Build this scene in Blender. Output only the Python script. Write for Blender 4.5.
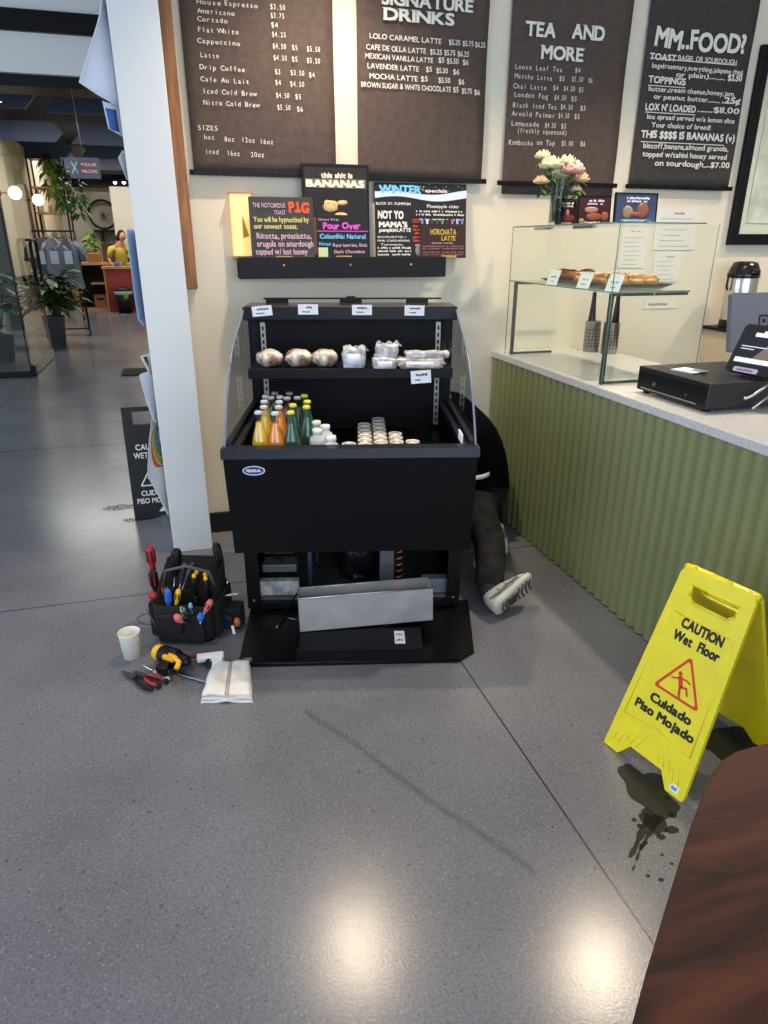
import bpy, bmesh, math, random
from mathutils import Vector, Matrix, Euler, noise
random.seed(7)
S = bpy.context.scene; COL = S.collection
PI = math.pi; R = math.radians
for o in list(bpy.data.objects): bpy.data.objects.remove(o)

# ------------------------------------------------------------------ camera
FPX, YAW, PITCH, ROLL, HC = 678.4, R(16.045), R(21.678), R(0.115), 1.5
fw = Vector((math.sin(YAW)*math.cos(PITCH), math.cos(YAW)*math.cos(PITCH), -math.sin(PITCH)))
rt = Vector((math.cos(YAW), -math.sin(YAW), 0)); up = rt.cross(fw)
rt, up = math.cos(ROLL)*rt + math.sin(ROLL)*up, -math.sin(ROLL)*rt + math.cos(ROLL)*up
CP = Vector((0, 0, HC))
cam = bpy.data.cameras.new('camera'); camo = bpy.data.objects.new('camera', cam); COL.objects.link(camo)
m3 = Matrix((rt, up, -fw)).transposed(); camo.matrix_world = Matrix.Translation(CP) @ m3.to_4x4()
cam.sensor_fit = 'HORIZONTAL'; cam.sensor_width = 36; cam.lens = 36*FPX/768; cam.clip_start = .02; cam.clip_end = 200
S.camera = camo
S.view_settings.view_transform = 'Standard'; S.view_settings.look = 'None'
S.view_settings.exposure = 0.0; S.view_settings.gamma = 1; S.view_settings.use_curve_mapping = False

# ------------------------------------------------------------------ light
W = bpy.data.worlds.new('sky'); S.world = W; W.use_nodes = True
bg = W.node_tree.nodes['Background']; bg.inputs[0].default_value = (.62, .77, 1, 1); bg.inputs[1].default_value = .8

def area(name, loc, rot, size, power, col, shape='RECTANGLE'):
    l = bpy.data.lights.new(name, 'AREA'); l.shape = shape; l.size = size[0]
    if shape == 'RECTANGLE': l.size_y = size[1]
    l.energy = power; l.color = col
    o = bpy.data.objects.new(name, l); COL.objects.link(o); o.location = loc; o.rotation_euler = rot
    return o
area('front_window_daylight', (1.2, -3.6, 1.9), (R(84), 0, 0), (6, 2.8), 175, (.80, .90, 1))
area('side_window_daylight', (-5.6, .6, 2.0), (R(82), 0, R(-78)), (5, 2.8), 160, (.66, .82, 1))
area('hall_header_fill', (-5.6, 5.2, 2.4), (R(80), 0, R(-50)), (3, 2.4), 70, (.72, .86, 1))  # daylight-tinted light added to brighten the white header over the shop opening
area('shop_light_near', (-1.5, 12.5, 3.42), (0, 0, 0), (2.2, .5), 90, (1, .95, .88))
area('shop_light_far', (-1.4, 17.1, 3.34), (0, 0, 0), (2.2, .5), 70, (1, .95, .88))
LAMPS = [(.714, 3.10, 3.0, 16), (2.2, 2.53, 3.0, 20), (-.9, 1.6, 3.5, 10), (3.9, 2.9, 3.0, 16)]

# ------------------------------------------------------------------ pixel to world point on a real plane (used to place things at measured spots)
def ray(x, y): return rt*(x-384) - up*(y-512) + fw*FPX
def PZ(x, y, z=0.):
    d = ray(x, y); return CP + d*((z-HC)/d.z)
def PY(x, y, Y):
    d = ray(x, y); return CP + d*(Y/d.y)
def PX(x, y, X):
    d = ray(x, y); return CP + d*(X/d.x)

# ------------------------------------------------------------------ materials
def lin(c):
    return tuple((v/12.92 if v <= .04045 else ((v+.055)/1.055)**2.4) for v in (c[0]/255, c[1]/255, c[2]/255)) + (1,)
MATS = {}
def mat(name, rgb, rough=.5, metal=0, spec=.5, alpha=1, trans=0, ior=1.45, emit=None, es=1, n=0, nscale=8, rgb2=None, bump=0, bscale=60, coat=0, sheen=0):
    if name in MATS: return MATS[name]
    m = bpy.data.materials.new(name); m.use_nodes = True; nt = m.node_tree; b = nt.nodes['Principled BSDF']
    b.inputs['Base Color'].default_value = lin(rgb); b.inputs['Roughness'].default_value = rough
    b.inputs['Metallic'].default_value = metal; b.inputs['Specular IOR Level'].default_value = spec
    b.inputs['Alpha'].default_value = alpha; b.inputs['Transmission Weight'].default_value = trans; b.inputs['IOR'].default_value = ior
    b.inputs['Coat Weight'].default_value = coat; b.inputs['Sheen Weight'].default_value = sheen
    if emit: b.inputs['Emission Color'].default_value = lin(emit); b.inputs['Emission Strength'].default_value = es
    tc = None
    if n or rgb2 or bump: tc = nt.nodes.new('ShaderNodeTexCoord')
    if rgb2:
        nz = nt.nodes.new('ShaderNodeTexNoise'); nz.inputs['Scale'].default_value = nscale; nz.inputs['Detail'].default_value = 5
        nt.links.new(tc.outputs['Object'], nz.inputs['Vector'])
        cr = nt.nodes.new('ShaderNodeValToRGB'); cr.color_ramp.elements[0].position = .38; cr.color_ramp.elements[1].position = .62
        cr.color_ramp.elements[0].color = lin(rgb); cr.color_ramp.elements[1].color = lin(rgb2)
        nt.links.new(nz.outputs['Fac'], cr.inputs['Fac']); nt.links.new(cr.outputs['Color'], b.inputs['Base Color'])
    if bump:
        n2 = nt.nodes.new('ShaderNodeTexNoise'); n2.inputs['Scale'].default_value = bscale; n2.inputs['Detail'].default_value = 3
        nt.links.new(tc.outputs['Object'], n2.inputs['Vector'])
        bp = nt.nodes.new('ShaderNodeBump'); bp.inputs['Strength'].default_value = bump; bp.inputs['Distance'].default_value = .004
        nt.links.new(n2.outputs['Fac'], bp.inputs['Height']); nt.links.new(bp.outputs['Normal'], b.inputs['Normal'])
    MATS[name] = m; return m
def glass_mat(name, tint=(250, 253, 251), op=.01, rough=.02):
    if name in MATS: return MATS[name]
    m = bpy.data.materials.new(name); m.use_nodes = True; nt = m.node_tree; nt.nodes.clear()
    out = nt.nodes.new('ShaderNodeOutputMaterial'); tr = nt.nodes.new('ShaderNodeBsdfTransparent'); tr.inputs[0].default_value = lin(tint)
    gl = nt.nodes.new('ShaderNodeBsdfGlossy'); gl.inputs['Roughness'].default_value = rough
    fr = nt.nodes.new('ShaderNodeFresnel'); fr.inputs[0].default_value = 1.45
    ad = nt.nodes.new('ShaderNodeMath'); ad.operation = 'ADD'; ad.inputs[1].default_value = op; ad.use_clamp = True
    mx = nt.nodes.new('ShaderNodeMixShader')
    ge = nt.nodes.new('ShaderNodeNewGeometry'); iv = nt.nodes.new('ShaderNodeMath'); iv.operation = 'SUBTRACT'; iv.inputs[0].default_value = 1; nt.links.new(ge.outputs['Backfacing'], iv.inputs[1])
    ml = nt.nodes.new('ShaderNodeMath'); ml.operation = 'MULTIPLY'; nt.links.new(iv.outputs[0], ml.inputs[1])
    nt.links.new(fr.outputs[0], ad.inputs[0]); nt.links.new(ad.outputs[0], ml.inputs[0]); nt.links.new(ml.outputs[0], mx.inputs[0])
    nt.links.new(tr.outputs[0], mx.inputs[1]); nt.links.new(gl.outputs[0], mx.inputs[2]); nt.links.new(mx.outputs[0], out.inputs[0])
    MATS[name] = m; return m

def floor_mat():
    m = bpy.data.materials.new('polished_concrete'); m.use_nodes = True; nt = m.node_tree; N = nt.nodes; L = nt.links; b = N['Principled BSDF']
    tc = N.new('ShaderNodeTexCoord')
    def nz(scale, det=4, rough=.55):
        x = N.new('ShaderNodeTexNoise'); x.inputs['Scale'].default_value = scale; x.inputs['Detail'].default_value = det; x.inputs['Roughness'].default_value = rough
        L.new(tc.outputs['Object'], x.inputs['Vector']); return x.outputs['Fac']
    def ramp(src, stops):
        c = N.new('ShaderNodeValToRGB'); e = c.color_ramp.elements
        e[0].position, e[0].color = stops[0][0], stops[0][1]; e[1].position, e[1].color = stops[1][0], stops[1][1]
        for s in stops[2:]: q = e.new(s[0]); q.color = s[1]
        L.new(src, c.inputs['Fac']); return c.outputs['Color']
    def mix(t, f, a, c):
        x = N.new('ShaderNodeMix'); x.data_type = 'RGBA'; x.blend_type = t
        if isinstance(f, float): x.inputs[0].default_value = f
        else: L.new(f, x.inputs[0])
        for s, v in ((6, a), (7, c)):
            if isinstance(v, tuple): x.inputs[s].default_value = v
            else: L.new(v, x.inputs[s])
        return x.outputs[2]
    base = ramp(nz(1.3, 6, .6), [(.3, lin(FLOOR_A)), (.7, lin(FLOOR_B))])
    fine = ramp(nz(130, 5, .8), [(.35, (.66, .66, .66, 1)), (.65, (1.26, 1.26, 1.26, 1))])
    c = mix('MULTIPLY', 1.0, base, fine)
    # pale and dark aggregate specks
    vo = N.new('ShaderNodeTexVoronoi'); vo.inputs['Scale'].default_value = 95; L.new(tc.outputs['Object'], vo.inputs['Vector'])
    sp = ramp(vo.outputs['Distance'], [(.0, (1, 1, 1, 1)), (.36, (0, 0, 0, 1))])
    sel = N.new('ShaderNodeSeparateColor'); L.new(vo.outputs['Color'], sel.inputs[0])
    def gt(src, v):
        x = N.new('ShaderNodeMath'); x.operation = 'GREATER_THAN'; x.inputs[1].default_value = v; L.new(src, x.inputs[0]); return x.outputs[0]
    def mul(a, bb):
        x = N.new('ShaderNodeMath'); x.operation = 'MULTIPLY'
        L.new(a, x.inputs[0]); (L.new(bb, x.inputs[1]) if not isinstance(bb, float) else setattr(x.inputs[1], 'default_value', bb)); return x.outputs[0]
    c = mix('MIX', mul(mul(sp, gt(sel.outputs[0], .70)), .42), c, lin((178, 178, 180)))
    c = mix('MIX', mul(mul(sp, gt(sel.outputs[1], .82)), .8), c, lin((38, 38, 42)))
    vb = N.new('ShaderNodeTexVoronoi'); vb.inputs['Scale'].default_value = 26; L.new(tc.outputs['Object'], vb.inputs['Vector'])
    s2 = N.new('ShaderNodeSeparateColor'); L.new(vb.outputs['Color'], s2.inputs[0])
    sp2 = ramp(vb.outputs['Distance'], [(.0, (1, 1, 1, 1)), (.17, (0, 0, 0, 1))])
    c = mix('MIX', mul(mul(sp2, gt(s2.outputs[0], .85)), .8), c, lin((32, 32, 36)))
    # sawn joints
    sx = N.new('ShaderNodeSeparateXYZ'); L.new(tc.outputs['Object'], sx.inputs[0])
    def line(src, v, w=.0032):
        a = N.new('ShaderNodeMath'); a.operation = 'SUBTRACT'; a.inputs[1].default_value = v; L.new(src, a.inputs[0])
        d = N.new('ShaderNodeMath'); d.operation = 'ABSOLUTE'; L.new(a.outputs[0], d.inputs[0])
        q = N.new('ShaderNodeMath'); q.operation = 'LESS_THAN'; q.inputs[1].default_value = w; L.new(d.outputs[0], q.inputs[0]); return q.outputs[0]
    for src, v, w in ((sx.outputs[0], .898, .0032), (sx.outputs[1], 2.945, .004), (sx.outputs[1], 5.63, .007), (sx.outputs[1], .26, .003), (sx.outputs[0], -1.79, .004)):
        c = mix('MIX', mul(line(src, v, w), .85), c, lin((30, 30, 33)))
    # long curved scuff mark
    # distance to the line from (.1,1.9) to (.85,1.3)
    dx, dy = 0.4580, -0.7870; ln = math.hypot(dx, dy); nx, ny = -dy/ln, dx/ln; c0 = nx*0.2690+ny*1.9120
    a1 = N.new('ShaderNodeMath'); a1.operation = 'MULTIPLY'; a1.inputs[1].default_value = nx; L.new(sx.outputs[0], a1.inputs[0])
    a2 = N.new('ShaderNodeMath'); a2.operation = 'MULTIPLY_ADD'; a2.inputs[1].default_value = ny; L.new(sx.outputs[1], a2.inputs[0]); L.new(a1.outputs[0], a2.inputs[2])
    wob = N.new('ShaderNodeMath'); wob.operation = 'MULTIPLY_ADD'; wob.inputs[1].default_value = .05; L.new(nz(2.2, 2), wob.inputs[0]); L.new(a2.outputs[0], wob.inputs[2])
    a3 = N.new('ShaderNodeMath'); a3.operation = 'SUBTRACT'; a3.inputs[1].default_value = c0+.025; L.new(wob.outputs[0], a3.inputs[0])
    a4 = N.new('ShaderNodeMath'); a4.operation = 'ABSOLUTE'; L.new(a3.outputs[0], a4.inputs[0])
    band = ramp(a4.outputs[0], [(0, (1, 1, 1, 1)), (.018, (0, 0, 0, 1))])
    inx = line(sx.outputs[0], 0.498, 0.229)
    c = mix('MIX', mul(mul(mul(band, inx), ramp(nz(14, 4), [(.3, (.3, .3, .3, 1)), (.6, (1, 1, 1, 1))])), .42), c, lin((40, 40, 45)))
    L.new(c, b.inputs['Base Color'])
    rr = ramp(nz(.8, 3), [(.1, (FR0,)*3+(1,)), (.9, (FR1,)*3+(1,))]); L.new(rr, b.inputs['Roughness'])
    bp = N.new('ShaderNodeBump'); bp.inputs['Strength'].default_value = .12; bp.inputs['Distance'].default_value = .002; L.new(nz(160, 3), bp.inputs['Height']); L.new(bp.outputs['Normal'], b.inputs['Normal'])
    b.inputs['Specular IOR Level'].default_value = .5
    return m
FLOOR_A, FLOOR_B, FR0, FR1 = (103, 103, 110), (125, 125, 133), .16, .27

def wood_mat(name, c1, c2, scale=(1, 12, 1), rough=.45, nscale=6, rot=(0, 0, 0), coat=0):
    if name in MATS: return MATS[name]
    m = bpy.data.materials.new(name); m.use_nodes = True; nt = m.node_tree; N = nt.nodes; L = nt.links; b = N['Principled BSDF']
    tc = N.new('ShaderNodeTexCoord'); mp = N.new('ShaderNodeMapping'); mp.inputs['Scale'].default_value = scale; mp.inputs['Rotation'].default_value = rot
    L.new(tc.outputs['Object'], mp.inputs[0])
    z = N.new('ShaderNodeTexNoise'); z.inputs['Scale'].default_value = nscale; z.inputs['Detail'].default_value = 7; z.inputs['Roughness'].default_value = .62; z.inputs['Distortion'].default_value = .6
    L.new(mp.outputs[0], z.inputs['Vector'])
    cr = N.new('ShaderNodeValToRGB'); cr.color_ramp.elements[0].position = .34; cr.color_ramp.elements[1].position = .66
    cr.color_ramp.elements[0].color = lin(c1); cr.color_ramp.elements[1].color = lin(c2)
    L.new(z.outputs['Fac'], cr.inputs['Fac']); L.new(cr.outputs['Color'], b.inputs['Base Color']); b.inputs['Roughness'].default_value = rough; b.inputs['Coat Weight'].default_value = coat
    MATS[name] = m; return m

M = dict(
 wall=mat('cream_wall_paint', (222, 213, 194), .75, bump=.05, bscale=300),
 column=mat('white_column_paint', (222, 223, 224), .6, bump=.04, bscale=200),
 ceil=mat('ceiling_paint', (215, 214, 210), .9),
 blackbase=mat('black_baseboard', (16, 16, 18), .45),
 black=mat('black_metal', (11, 11, 14), .42, spec=.25),
 blacks=mat('black_satin', (16, 17, 21), .35, spec=.3),
 blackp=mat('black_plastic', (15, 15, 17), .5, spec=.3),
 lip=mat('navy_black_lip', (24, 27, 38), .38, spec=.35),
 steel=mat('brushed_steel', (190, 190, 192), .28, metal=1),
 galv=mat('galvanised_steel', (176, 172, 172), .45, metal=.35, rgb2=(158, 156, 158), nscale=9),
 chrome=mat('chrome', (225, 225, 228), .12, metal=1),
 darkmetal=mat('dark_gunmetal', (82, 84, 86), .35, metal=.7),
 white=mat('white_plastic', (232, 232, 230), .45),
 paper=mat('white_paper', (236, 237, 240), .8),
 fabric=mat('brown_kraft_fabric', (86, 72, 66), .9, rgb2=(78, 65, 60), nscale=30, bump=.1, bscale=220),
 fabric2=mat('charcoal_fabric', (66, 60, 58), .9, rgb2=(58, 53, 52), nscale=30, bump=.1, bscale=220),
 chalk=mat('chalk_white', (228, 224, 215), .9),
 chalkboard=mat('chalkboard', (60, 60, 60), .8, rgb2=(70, 70, 69), nscale=12),
 chalkdark=mat('dark_chalkboard', (26, 26, 34), .7),
 brownboard=mat('brown_chalkboard', (46, 28, 26), .7),
 green=mat('sage_green_paint', (126, 131, 88), .45),
 quartz=mat('speckled_quartz', (208, 207, 206), .22, rgb2=(186, 187, 191), nscale=150),
 yellow=mat('yellow_plastic', (238, 221, 30), .38, rgb2=(233, 214, 26), nscale=20),
 signblack=mat('sign_print_black', (15, 14, 12), .5),
 signred=mat('sign_print_red', (214, 52, 30), .5),
 table=wood_mat('walnut_veneer', (20, 8, 5), (100, 50, 31), (1.6, 8, 3), .55, 2.2, rot=(0, 0, R(14))),
 batten=wood_mat('oiled_pine', (120, 74, 38), (168, 114, 66), (9, 9, .9), .5, 5),
 lightwood=wood_mat('light_wood', (168, 122, 78), (196, 152, 104), (2, 12, 2), .5, 5),
 glass=glass_mat('clear_glass'), glassg=mat('glass_edge_green', (92, 128, 116), .15), gdark=mat('fridge_glass_edge', (120, 126, 150), .2),
 cup=mat('paper_cup', (232, 228, 218), .6), rag=mat('white_cotton', (226, 222, 214), .95, bump=.5, bscale=240, sheen=.3),
 ragred=mat('red_woven_stripe', (150, 70, 62), .95), ragblue=mat('blue_woven_stripe', (66, 78, 120), .95),
 nylon=mat('black_nylon', (18, 18, 21), .85, bump=.4, bscale=400), red=mat('red_grip', (158, 32, 34), .4), yel=mat('tool_yellow', (236, 178, 30), .45),
 blue=mat('blue_grip', (44, 104, 196), .4), pink=mat('salmon_grip', (214, 110, 96), .45),
 leaf=mat('leaf_green', (70, 112, 48), .5, rgb2=(44, 84, 36), nscale=9), leafd=mat('deep_leaf_green', (36, 66, 34), .45, rgb2=(50, 86, 44), nscale=8),
 leafl=mat('bright_leaf_green', (120, 158, 60), .5, rgb2=(86, 128, 44), nscale=9),
 skin=mat('skin', (196, 144, 116), .55), hairb=mat('dark_hair', (26, 20, 18), .7), redpanel=mat('red_ribbed_panel', (150, 60, 56), .6),
 orange=mat('orange_print', (226, 92, 50), .8), chalky=mat('chalk_yellow', (226, 214, 130), .9), chalkp=mat('chalk_pink', (220, 180, 196), .9),
 chalkpu=mat('chalk_magenta', (222, 96, 206), .9), chalkb=mat('chalk_blue', (120, 196, 236), .9), gold=mat('chalk_gold', (206, 176, 70), .9),
)
def colm(name, rgb, rough=.6, **k): return mat(name, rgb, rough, **k)

# ------------------------------------------------------------------ mesh builder
class MB:
    def __init__(s): s.bm = bmesh.new()
    def _new(s, vs, fs, mi=0, smooth=False, Mx=None):
        bv = [s.bm.verts.new(Mx @ Vector(v) if Mx else Vector(v)) for v in vs]
        for f in fs:
            try: q = s.bm.faces.new([bv[i] for i in f]); q.material_index = mi; q.smooth = smooth
            except ValueError: pass
        return bv
    def box(s, a, b, Mx=None, mi=0, bev=0, seg=2):
        t = bmesh.new(); bmesh.ops.create_cube(t, size=1)
        c = [(a[i]+b[i])/2 for i in range(3)]; d = [abs(b[i]-a[i]) for i in range(3)]
        for v in t.verts: v.co = Vector((v.co.x*d[0]+c[0], v.co.y*d[1]+c[1], v.co.z*d[2]+c[2]))
        if bev: bmesh.ops.bevel(t, geom=list(t.edges), offset=min(bev, min(d)*.49), segments=seg, affect='EDGES', profile=.5)
        s.merge(t, Mx, mi); return s
    def merge(s, t, Mx=None, mi=None, smooth=None):
        t.verts.ensure_lookup_table(); idx = {v: i for i, v in enumerate(t.verts)}
        bv = [s.bm.verts.new(Mx @ v.co if Mx else v.co) for v in t.verts]
        for f in t.faces:
            try: q = s.bm.faces.new([bv[idx[v]] for v in f.verts]); q.material_index = f.material_index if mi is None else mi; q.smooth = f.smooth if smooth is None else smooth
            except ValueError: pass
        t.free()
    def mesh(s, me, Mx=None, mi=0, smooth=False):
        s._new([v.co for v in me.vertices], [list(p.vertices) for p in me.polygons], mi, smooth, Mx); return s
    def tube(s, pts, r, seg=8, mi=0, caps=True, Mx=None, closed=False):
        pts = [Vector(p) for p in pts]; n = len(pts); rs = r if isinstance(r, (list, tuple)) else [r]*n
        rings = []; prev = None
        for i, p in enumerate(pts):
            if closed: t = pts[(i+1) % n]-pts[i-1]
            else: t = pts[min(i+1, n-1)]-pts[max(i-1, 0)]
            t = t.normalized() if t.length > 1e-9 else Vector((0, 0, 1))
            if prev is None:
                a = Vector((0, 0, 1)) if abs(t.z) < .9 else Vector((1, 0, 0)); u = t.cross(a).normalized()
            else:
                u = prev - t*prev.dot(t); u = u.normalized() if u.length > 1e-6 else t.orthogonal().normalized()
            prev = u; w = t.cross(u)
            rings.append([p + (u*math.cos(2*PI*k/seg)+w*math.sin(2*PI*k/seg))*rs[i] for k in range(seg)])
        vs = [v for rg in rings for v in rg]; fs = []
        for i in range(n if closed else n-1):
            j = (i+1) % n
            for k in range(seg): fs.append((i*seg+k, i*seg+(k+1) % seg, j*seg+(k+1) % seg, j*seg+k))
        if caps and not closed: fs.append(tuple(range(seg))[::-1]); fs.append(tuple((n-1)*seg+k for k in range(seg)))
        s._new(vs, fs, mi, True, Mx); return s
    def lathe(s, prof, seg=20, mi=0, Mx=None, smooth=True, caps=True):
        vs = []; fs = []; n = len(prof)
        for r_, z in prof:
            for k in range(seg): a = 2*PI*k/seg; vs.append((r_*math.cos(a), r_*math.sin(a), z))
        for i in range(n-1):
            for k in range(seg): fs.append((i*seg+k, i*seg+(k+1) % seg, (i+1)*seg+(k+1) % seg, (i+1)*seg+k))
        if caps:
            if prof[0][0] > 1e-5: fs.append(tuple(range(seg))[::-1])
            if prof[-1][0] > 1e-5: fs.append(tuple((n-1)*seg+k for k in range(seg)))
        s._new(vs, fs, mi, smooth, Mx); return s
    def prism(s, poly, z0, z1, Mx=None, mi=0, smooth=False):
        n = len(poly); vs = [(p[0], p[1], z0) for p in poly]+[(p[0], p[1], z1) for p in poly]
        fs = [tuple(range(n))[::-1], tuple(range(n, 2*n))]+[(i, (i+1) % n, n+(i+1) % n, n+i) for i in range(n)]
        s._new(vs, fs, mi, smooth, Mx); return s
    def ball(s, c, r, sub=2, mi=0, Mx=None, amp=0, fr=6, seed=0, smooth=True):
        t = bmesh.new(); bmesh.ops.create_icosphere(t, subdivisions=sub, radius=1)
        r = r if isinstance(r, (tuple, list)) else (r, r, r)
        for v in t.verts:
            k = 1+(amp*noise.noise(v.co*fr+Vector((seed*3.1, seed*1.7, 0))) if amp else 0)
            v.co = Vector((v.co.x*r[0]*k+c[0], v.co.y*r[1]*k+c[1], v.co.z*r[2]*k+c[2]))
        s.merge(t, Mx, mi, smooth); return s
    def grid(s, fn, nu, nv, mi=0, thick=0, Mx=None, smooth=True):
        P = [[Vector(fn(i/nu, j/nv)) for j in range(nv+1)] for i in range(nu+1)]
        vs = [p for row in P for p in row]; w = nv+1; fs = [(i*w+j, (i+1)*w+j, (i+1)*w+j+1, i*w+j+1) for i in range(nu) for j in range(nv)]
        if thick:
            nv_ = []; 
            for i in range(nu+1):
                for j in range(nv+1):
                    a = P[min(i+1, nu)][j]-P[max(i-1, 0)][j]; b = P[i][min(j+1, nv)]-P[i][max(j-1, 0)]
                    q = a.cross(b); q = q.normalized() if q.length > 1e-12 else Vector((0, 0, 1)); nv_.append(P[i][j]-q*thick)
            m_ = len(vs); vs = vs+nv_; fs2 = [tuple(x+m_ for x in f)[::-1] for f in fs]
            bd = [(i*w) for i in range(nu+1)]+[nu*w+j for j in range(1, nv+1)]+[i*w+nv for i in range(nu-1, -1, -1)]+[j for j in range(nv-1, 0, -1)]
            side = [(bd[k], bd[(k+1) % len(bd)], bd[(k+1) % len(bd)]+m_, bd[k]+m_) for k in range(len(bd))]
            fs = fs+fs2+side
        s._new(vs, fs, mi, smooth, Mx); return s
    def loft(s, rings, mi=0, Mx=None, caps=True, smooth=True):
        n = len(rings[0]); vs = [v for r_ in rings for v in r_]; fs = []
        for i in range(len(rings)-1):
            for k in range(n): fs.append((i*n+k, i*n+(k+1) % n, (i+1)*n+(k+1) % n, (i+1)*n+k))
        if caps: fs.append(tuple(range(n))[::-1]); fs.append(tuple((len(rings)-1)*n+k for k in range(n)))
        s._new(vs, fs, mi, smooth, Mx); return s
    def build(s, name, mats, parent=None, origin=None, Mx=None, recalc=True):
        if Mx: bmesh.ops.transform(s.bm, matrix=Mx, verts=s.bm.verts)
        if origin is not None: bmesh.ops.translate(s.bm, vec=-Vector(origin), verts=s.bm.verts)
        if recalc: bmesh.ops.recalc_face_normals(s.bm, faces=s.bm.faces)
        me = bpy.data.meshes.new(name); s.bm.to_mesh(me); s.bm.free()
        for m in (mats if isinstance(mats, (list, tuple)) else [mats]): me.materials.append(M[m] if isinstance(m, str) else m)
        o = bpy.data.objects.new(name, me); COL.objects.link(o)
        if parent: o.parent = parent
        if origin is not None: o.location = origin
        return o
def T(x=0, y=0, z=0): return Matrix.Translation((x, y, z))
def RX(a): return Matrix.Rotation(R(a), 4, 'X')
def RY(a): return Matrix.Rotation(R(a), 4, 'Y')
def RZ(a): return Matrix.Rotation(R(a), 4, 'Z')
def SC(x, y, z): return Matrix.Diagonal((x, y, z, 1))
def frame(o, ex, ey):
    ex = Vector(ex).normalized(); ey = Vector(ey); ey = (ey-ex*ey.dot(ex)).normalized(); ez = ex.cross(ey)
    m = Matrix((ex, ey, ez)).transposed().to_4x4(); m.translation = Vector(o); return m
def tag(o, label, cat, group=None, kind=None):
    o['label'] = label; o['category'] = cat
    if group: o['group'] = group
    if kind: o['kind'] = kind
    return o
def struct(o): o['kind'] = 'structure'; return o
def thing(name, label, cat, loc=(0, 0, 0), rz=0, group=None, Mx=None):
    o = bpy.data.objects.new(name, None); o.empty_display_size = .05; COL.objects.link(o)
    if Mx is not None: o.matrix_world = Mx
    else: o.location = loc; o.rotation_euler = (0, 0, R(rz))
    return tag(o, label, cat, group)
def dup(src, label, Mx=None, loc=None, rz=None, group=None, name=None):
    r = src.copy(); COL.objects.link(r)
    if Mx is not None: r.matrix_world = Mx
    if loc is not None: r.location = loc
    if rz is not None: r.rotation_euler = (0, 0, R(rz))
    r['label'] = label
    if group: r['group'] = group
    for ch in [c for c in bpy.data.objects if c.parent == src]:
        c = ch.copy(); COL.objects.link(c); c.parent = r
        for g in [q for q in bpy.data.objects if q.parent == ch]:
            d = g.copy(); COL.objects.link(d); d.parent = c
    return r

# ------------------------------------------------------------------ lettering
GL = {}
def glyph(ch, bold=0):
    k = (ch, bold)
    if k in GL: return GL[k]
    c = bpy.data.curves.new('g', 'FONT'); c.body = ch; c.size = 1; c.offset = bold; c.resolution_u = 3; c.fill_mode = 'FRONT'
    o = bpy.data.objects.new('g', c); COL.objects.link(o); bpy.context.view_layer.update()
    me = bpy.data.meshes.new_from_object(o.evaluated_get(bpy.context.evaluated_depsgraph_get()))
    vs = [v.co.copy() for v in me.vertices]; fs = [list(p.vertices) for p in me.polygons]
    bpy.data.objects.remove(o); bpy.data.curves.remove(c); bpy.data.meshes.remove(me)
    xs = [v.x for v in vs] or [0, .25]; GL[k] = (vs, fs, min(xs), max(xs)); return GL[k]
def text(mb, s, x0, z0, h, width=None, Mx=None, bold=0, mono=False, jit=0, serif=False, slant=0, align='L', mi=0, thick=.0012, track=.09):
    """text standing in local XY (x right, y up); h = cap height; width = fitted width"""
    sz = h/.73; lay = []; x = 0.
    for ch in s:
        if ch == ' ': x += .62 if mono else .3; continue
        vs, fs, a, b = glyph(ch, 0)
        if mono: lay.append((ch, vs, fs, x+(.62-(b-a))/2-a)); x += .62
        else: lay.append((ch, vs, fs, x-a)); x += (b-a)+track
    tot = (x-track)*sz if not mono else x*sz
    sx = (width/tot) if width else 1.
    off = x0 - (tot*sx/2 if align == 'C' else 0)
    ex_ = bold if bold > .008 else 0; lay0 = lay
    shifts = [(0, 0)] if not ex_ else [(ex_, ex_), (-ex_, ex_), (ex_, -ex_), (-ex_, -ex_), (0, 0)]
    for ch, vs, fs, dx, tk_ in [(c_[0], [Vector((v.x+sx_, v.y+sy_, 0)) for v in c_[1]], c_[2], c_[3], thick+.00012*n_) for c_ in lay for n_, (sx_, sy_) in enumerate(shifts)]:
        rj = random.Random(hash((round(dx, 3), len(s)*7))); ja = rj.uniform(-jit, jit)*.22; jy = rj.uniform(-jit, jit)*.10
        nv = []
        cx = dx+.3
        for v in vs:
            px, py = v.x+dx, v.y
            px += slant*py
            rx, ry = px-cx, py-.35; px, py = cx+rx*math.cos(ja)-ry*math.sin(ja), .35+rx*math.sin(ja)+ry*math.cos(ja)+jy
            nv.append((off+px*sz*sx, z0+py*sz, tk_))
        mb._new(nv, fs, mi, False, Mx)
        if serif and vs and ch not in 'OCGQSU&$.':
            for yy in (0, .7):
                cl = sorted(v.x for v in vs if abs(v.y-yy) < .03); grp = []
                for q in cl:
                    if grp and q-grp[-1][-1] < .16: grp[-1].append(q)
                    else: grp.append([q])
                for g in grp:
                    a, b = g[0]-.07+dx, g[-1]+.07+dx
                    if b-a > .42: continue
                    ys = (yy-.0, yy+.05) if yy == 0 else (yy-.05, yy)
                    mb._new([(off+a*sz*sx, z0+ys[0]*sz, thick), (off+b*sz*sx, z0+ys[0]*sz, thick), (off+b*sz*sx, z0+ys[1]*sz, thick), (off+a*sz*sx, z0+ys[1]*sz, thick)], [(0, 1, 2, 3)], mi, False, Mx)
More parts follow.
